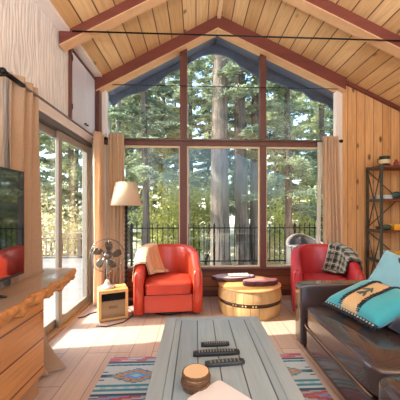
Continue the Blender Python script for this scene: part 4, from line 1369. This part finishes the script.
tree('fir_tree', 'green fir in the second glass panel of the sliding door', -5.0, 11.6, 0.14, 10.5, (0, 0), M['bark1'], M['leafm'], 0.25, 44, 2.2, 110, seed=13)
tree('fir_tree', 'far fir behind the mullions at the centre left', -0.3, 17.0, 0.18, 12.0, (0, 0), M['bark1'], M['leafm'], 0.2, 46, 2.6, 90, seed=14, lsize=(0.22, 0.08))
tree('fir_tree', 'far fir behind the thick trunk', 2.6, 18.0, 0.18, 12.0, (0, 0), M['bark1'], M['leafd'], 0.2, 46, 2.6, 90, seed=15, lsize=(0.22, 0.08))
tree('fir_tree', 'far fir between the right panes', 5.4, 17.0, 0.18, 12.0, (0, 0), M['bark1'], M['leafm'], 0.15, 46, 2.8, 90, seed=16, lsize=(0.22, 0.08))
tree('fir_tree', 'far fir at the left of the big window', -4.2, 18.0, 0.18, 12.0, (0, 0), M['bark1'], M['leafd'], 0.15, 50, 2.8, 90, seed=17, lsize=(0.22, 0.08))
proto = tree('fir_tree', 'far fir among the trees beyond the fence', 4.0, 14.0, 0.13, 11.5, (0, 0), M['bark1'], M['leafm'], 0.12, 60, 2.2, 80, seed=31, lsize=(0.2, 0.075), group='far firs beyond the fence')
proto2 = tree('fir_tree', 'far fir among the trees beyond the fence', -3.4, 14.2, 0.13, 11.5, (0, 0), M['bark1'], M['leafd'], 0.12, 60, 2.2, 80, seed=32, lsize=(0.2, 0.075), group='far firs beyond the fence')
for i, (x, y) in enumerate(((1.0, 15.0), (6.6, 13.5), (-6.4, 15.5), (-1.9, 16.5), (7.5, 18.0), (3.6, 21.5), (-1.6, 22.0), (0.9, 21.0), (-6.0, 21.0))):
    c = copy_tree(proto if i % 2 else proto2)
    c.location = (x, y, gz(x, y) - 0.15); c.rotation_euler = (0, 0, i * 1.3)
bush('bush', 'yellow-green bush left of the mullion beyond the fence', -0.95, 11.0, 1.2, 3.7, 4200, M['leafy'], 1)
bush('bush', 'yellow-green bush between the left mullion and the thick trunk', 0.22, 11.2, 0.75, 3.6, 3200, M['leafy'], 2)
bush('bush', 'pale dry bush behind the wooden deck railing', -5.2, 10.0, 1.5, 2.5, 3400, M['leafp'], 3)
bush('bush', 'mid-green bush at the left behind the railing', -7.6, 10.6, 1.5, 2.4, 2400, M['leafm'], 4)
bush('bush', 'yellow-green bush beyond the right window pane', 3.9, 11.5, 1.2, 3.2, 3400, M['leafy'], 5)
bush('bush', 'pale bush at the foot of the right trunks', 2.7, 11.2, 1.0, 1.5, 2200, M['leafp'], 6)

# ------------------------------------------------------------------ light
w = bpy.data.worlds.new('sky'); SC.world = w; w.use_nodes = True
nt = w.node_tree
bg = nt.nodes['Background']
sk = N(nt, 'ShaderNodeTexSky', sky_type='NISHITA')
sk.sun_disc = False
sk.sun_elevation = math.radians(34)
sk.sun_rotation = math.radians(-95)
sk.air_density = 1.0; sk.dust_density = 2.5; sk.ozone_density = 1.5
nt.links.new(sk.outputs[0], bg.inputs['Color'])
bg.inputs['Strength'].default_value = 0.62

def light(kind, name, loc, energy, color=(1, 1, 1), **kw):
    l = bpy.data.lights.new(name, kind); l.energy = energy; l.color = color
    for k, v in kw.items(): setattr(l, k, v)
    o = bpy.data.objects.new(name, l); COL.objects.link(o); o.location = loc
    return o
s = light('SUN', 'sun', (-6, 2, 6), 9.0, (1.0, 0.90, 0.76), angle=math.radians(0.6))
s.rotation_euler = Vector((1.0, 0.09, -0.70)).to_track_quat('-Z', 'Y').to_euler()
def lamp(x, y, z, e, col):  # unseen fill light added behind the camera to brighten the room
    o = light('AREA', 'added_fill', (x, y, z), e, col, shape='DISK', size=0.5)
    return o
for x, y, e in ((-0.6, -0.6, 110), (1.9, -0.4, 120)):
    o = lamp(x, y, 1.75, e, (0.76, 0.88, 1.0))
    o.name = 'added_fill_uplight'; o.rotation_euler = (PI, 0, 0)

# ------------------------------------------------------------------ camera
cam = bpy.data.cameras.new('camera')
cam.sensor_width = 36.0
cam.lens = 283.0 / 400 * 36
cam.shift_x = -9 / 400
cam.shift_y = 9 / 400
cam.clip_start = 0.02
co = bpy.data.objects.new('camera', cam); COL.objects.link(co)
co.location = (0, 0, 1.25)
co.rotation_euler = (PI / 2, 0, -math.atan(13 / 283))
SC.camera = co
SC.view_settings.view_transform = 'Standard'
SC.view_settings.look = 'None'
SC.view_settings.exposure = 0.65
SC.view_settings.gamma = 1.0
SC.view_settings.use_curve_mapping = False
SC.cycles.max_bounces = 10
SC.cycles.transparent_max_bounces = 24
SC.cycles.diffuse_bounces = 5
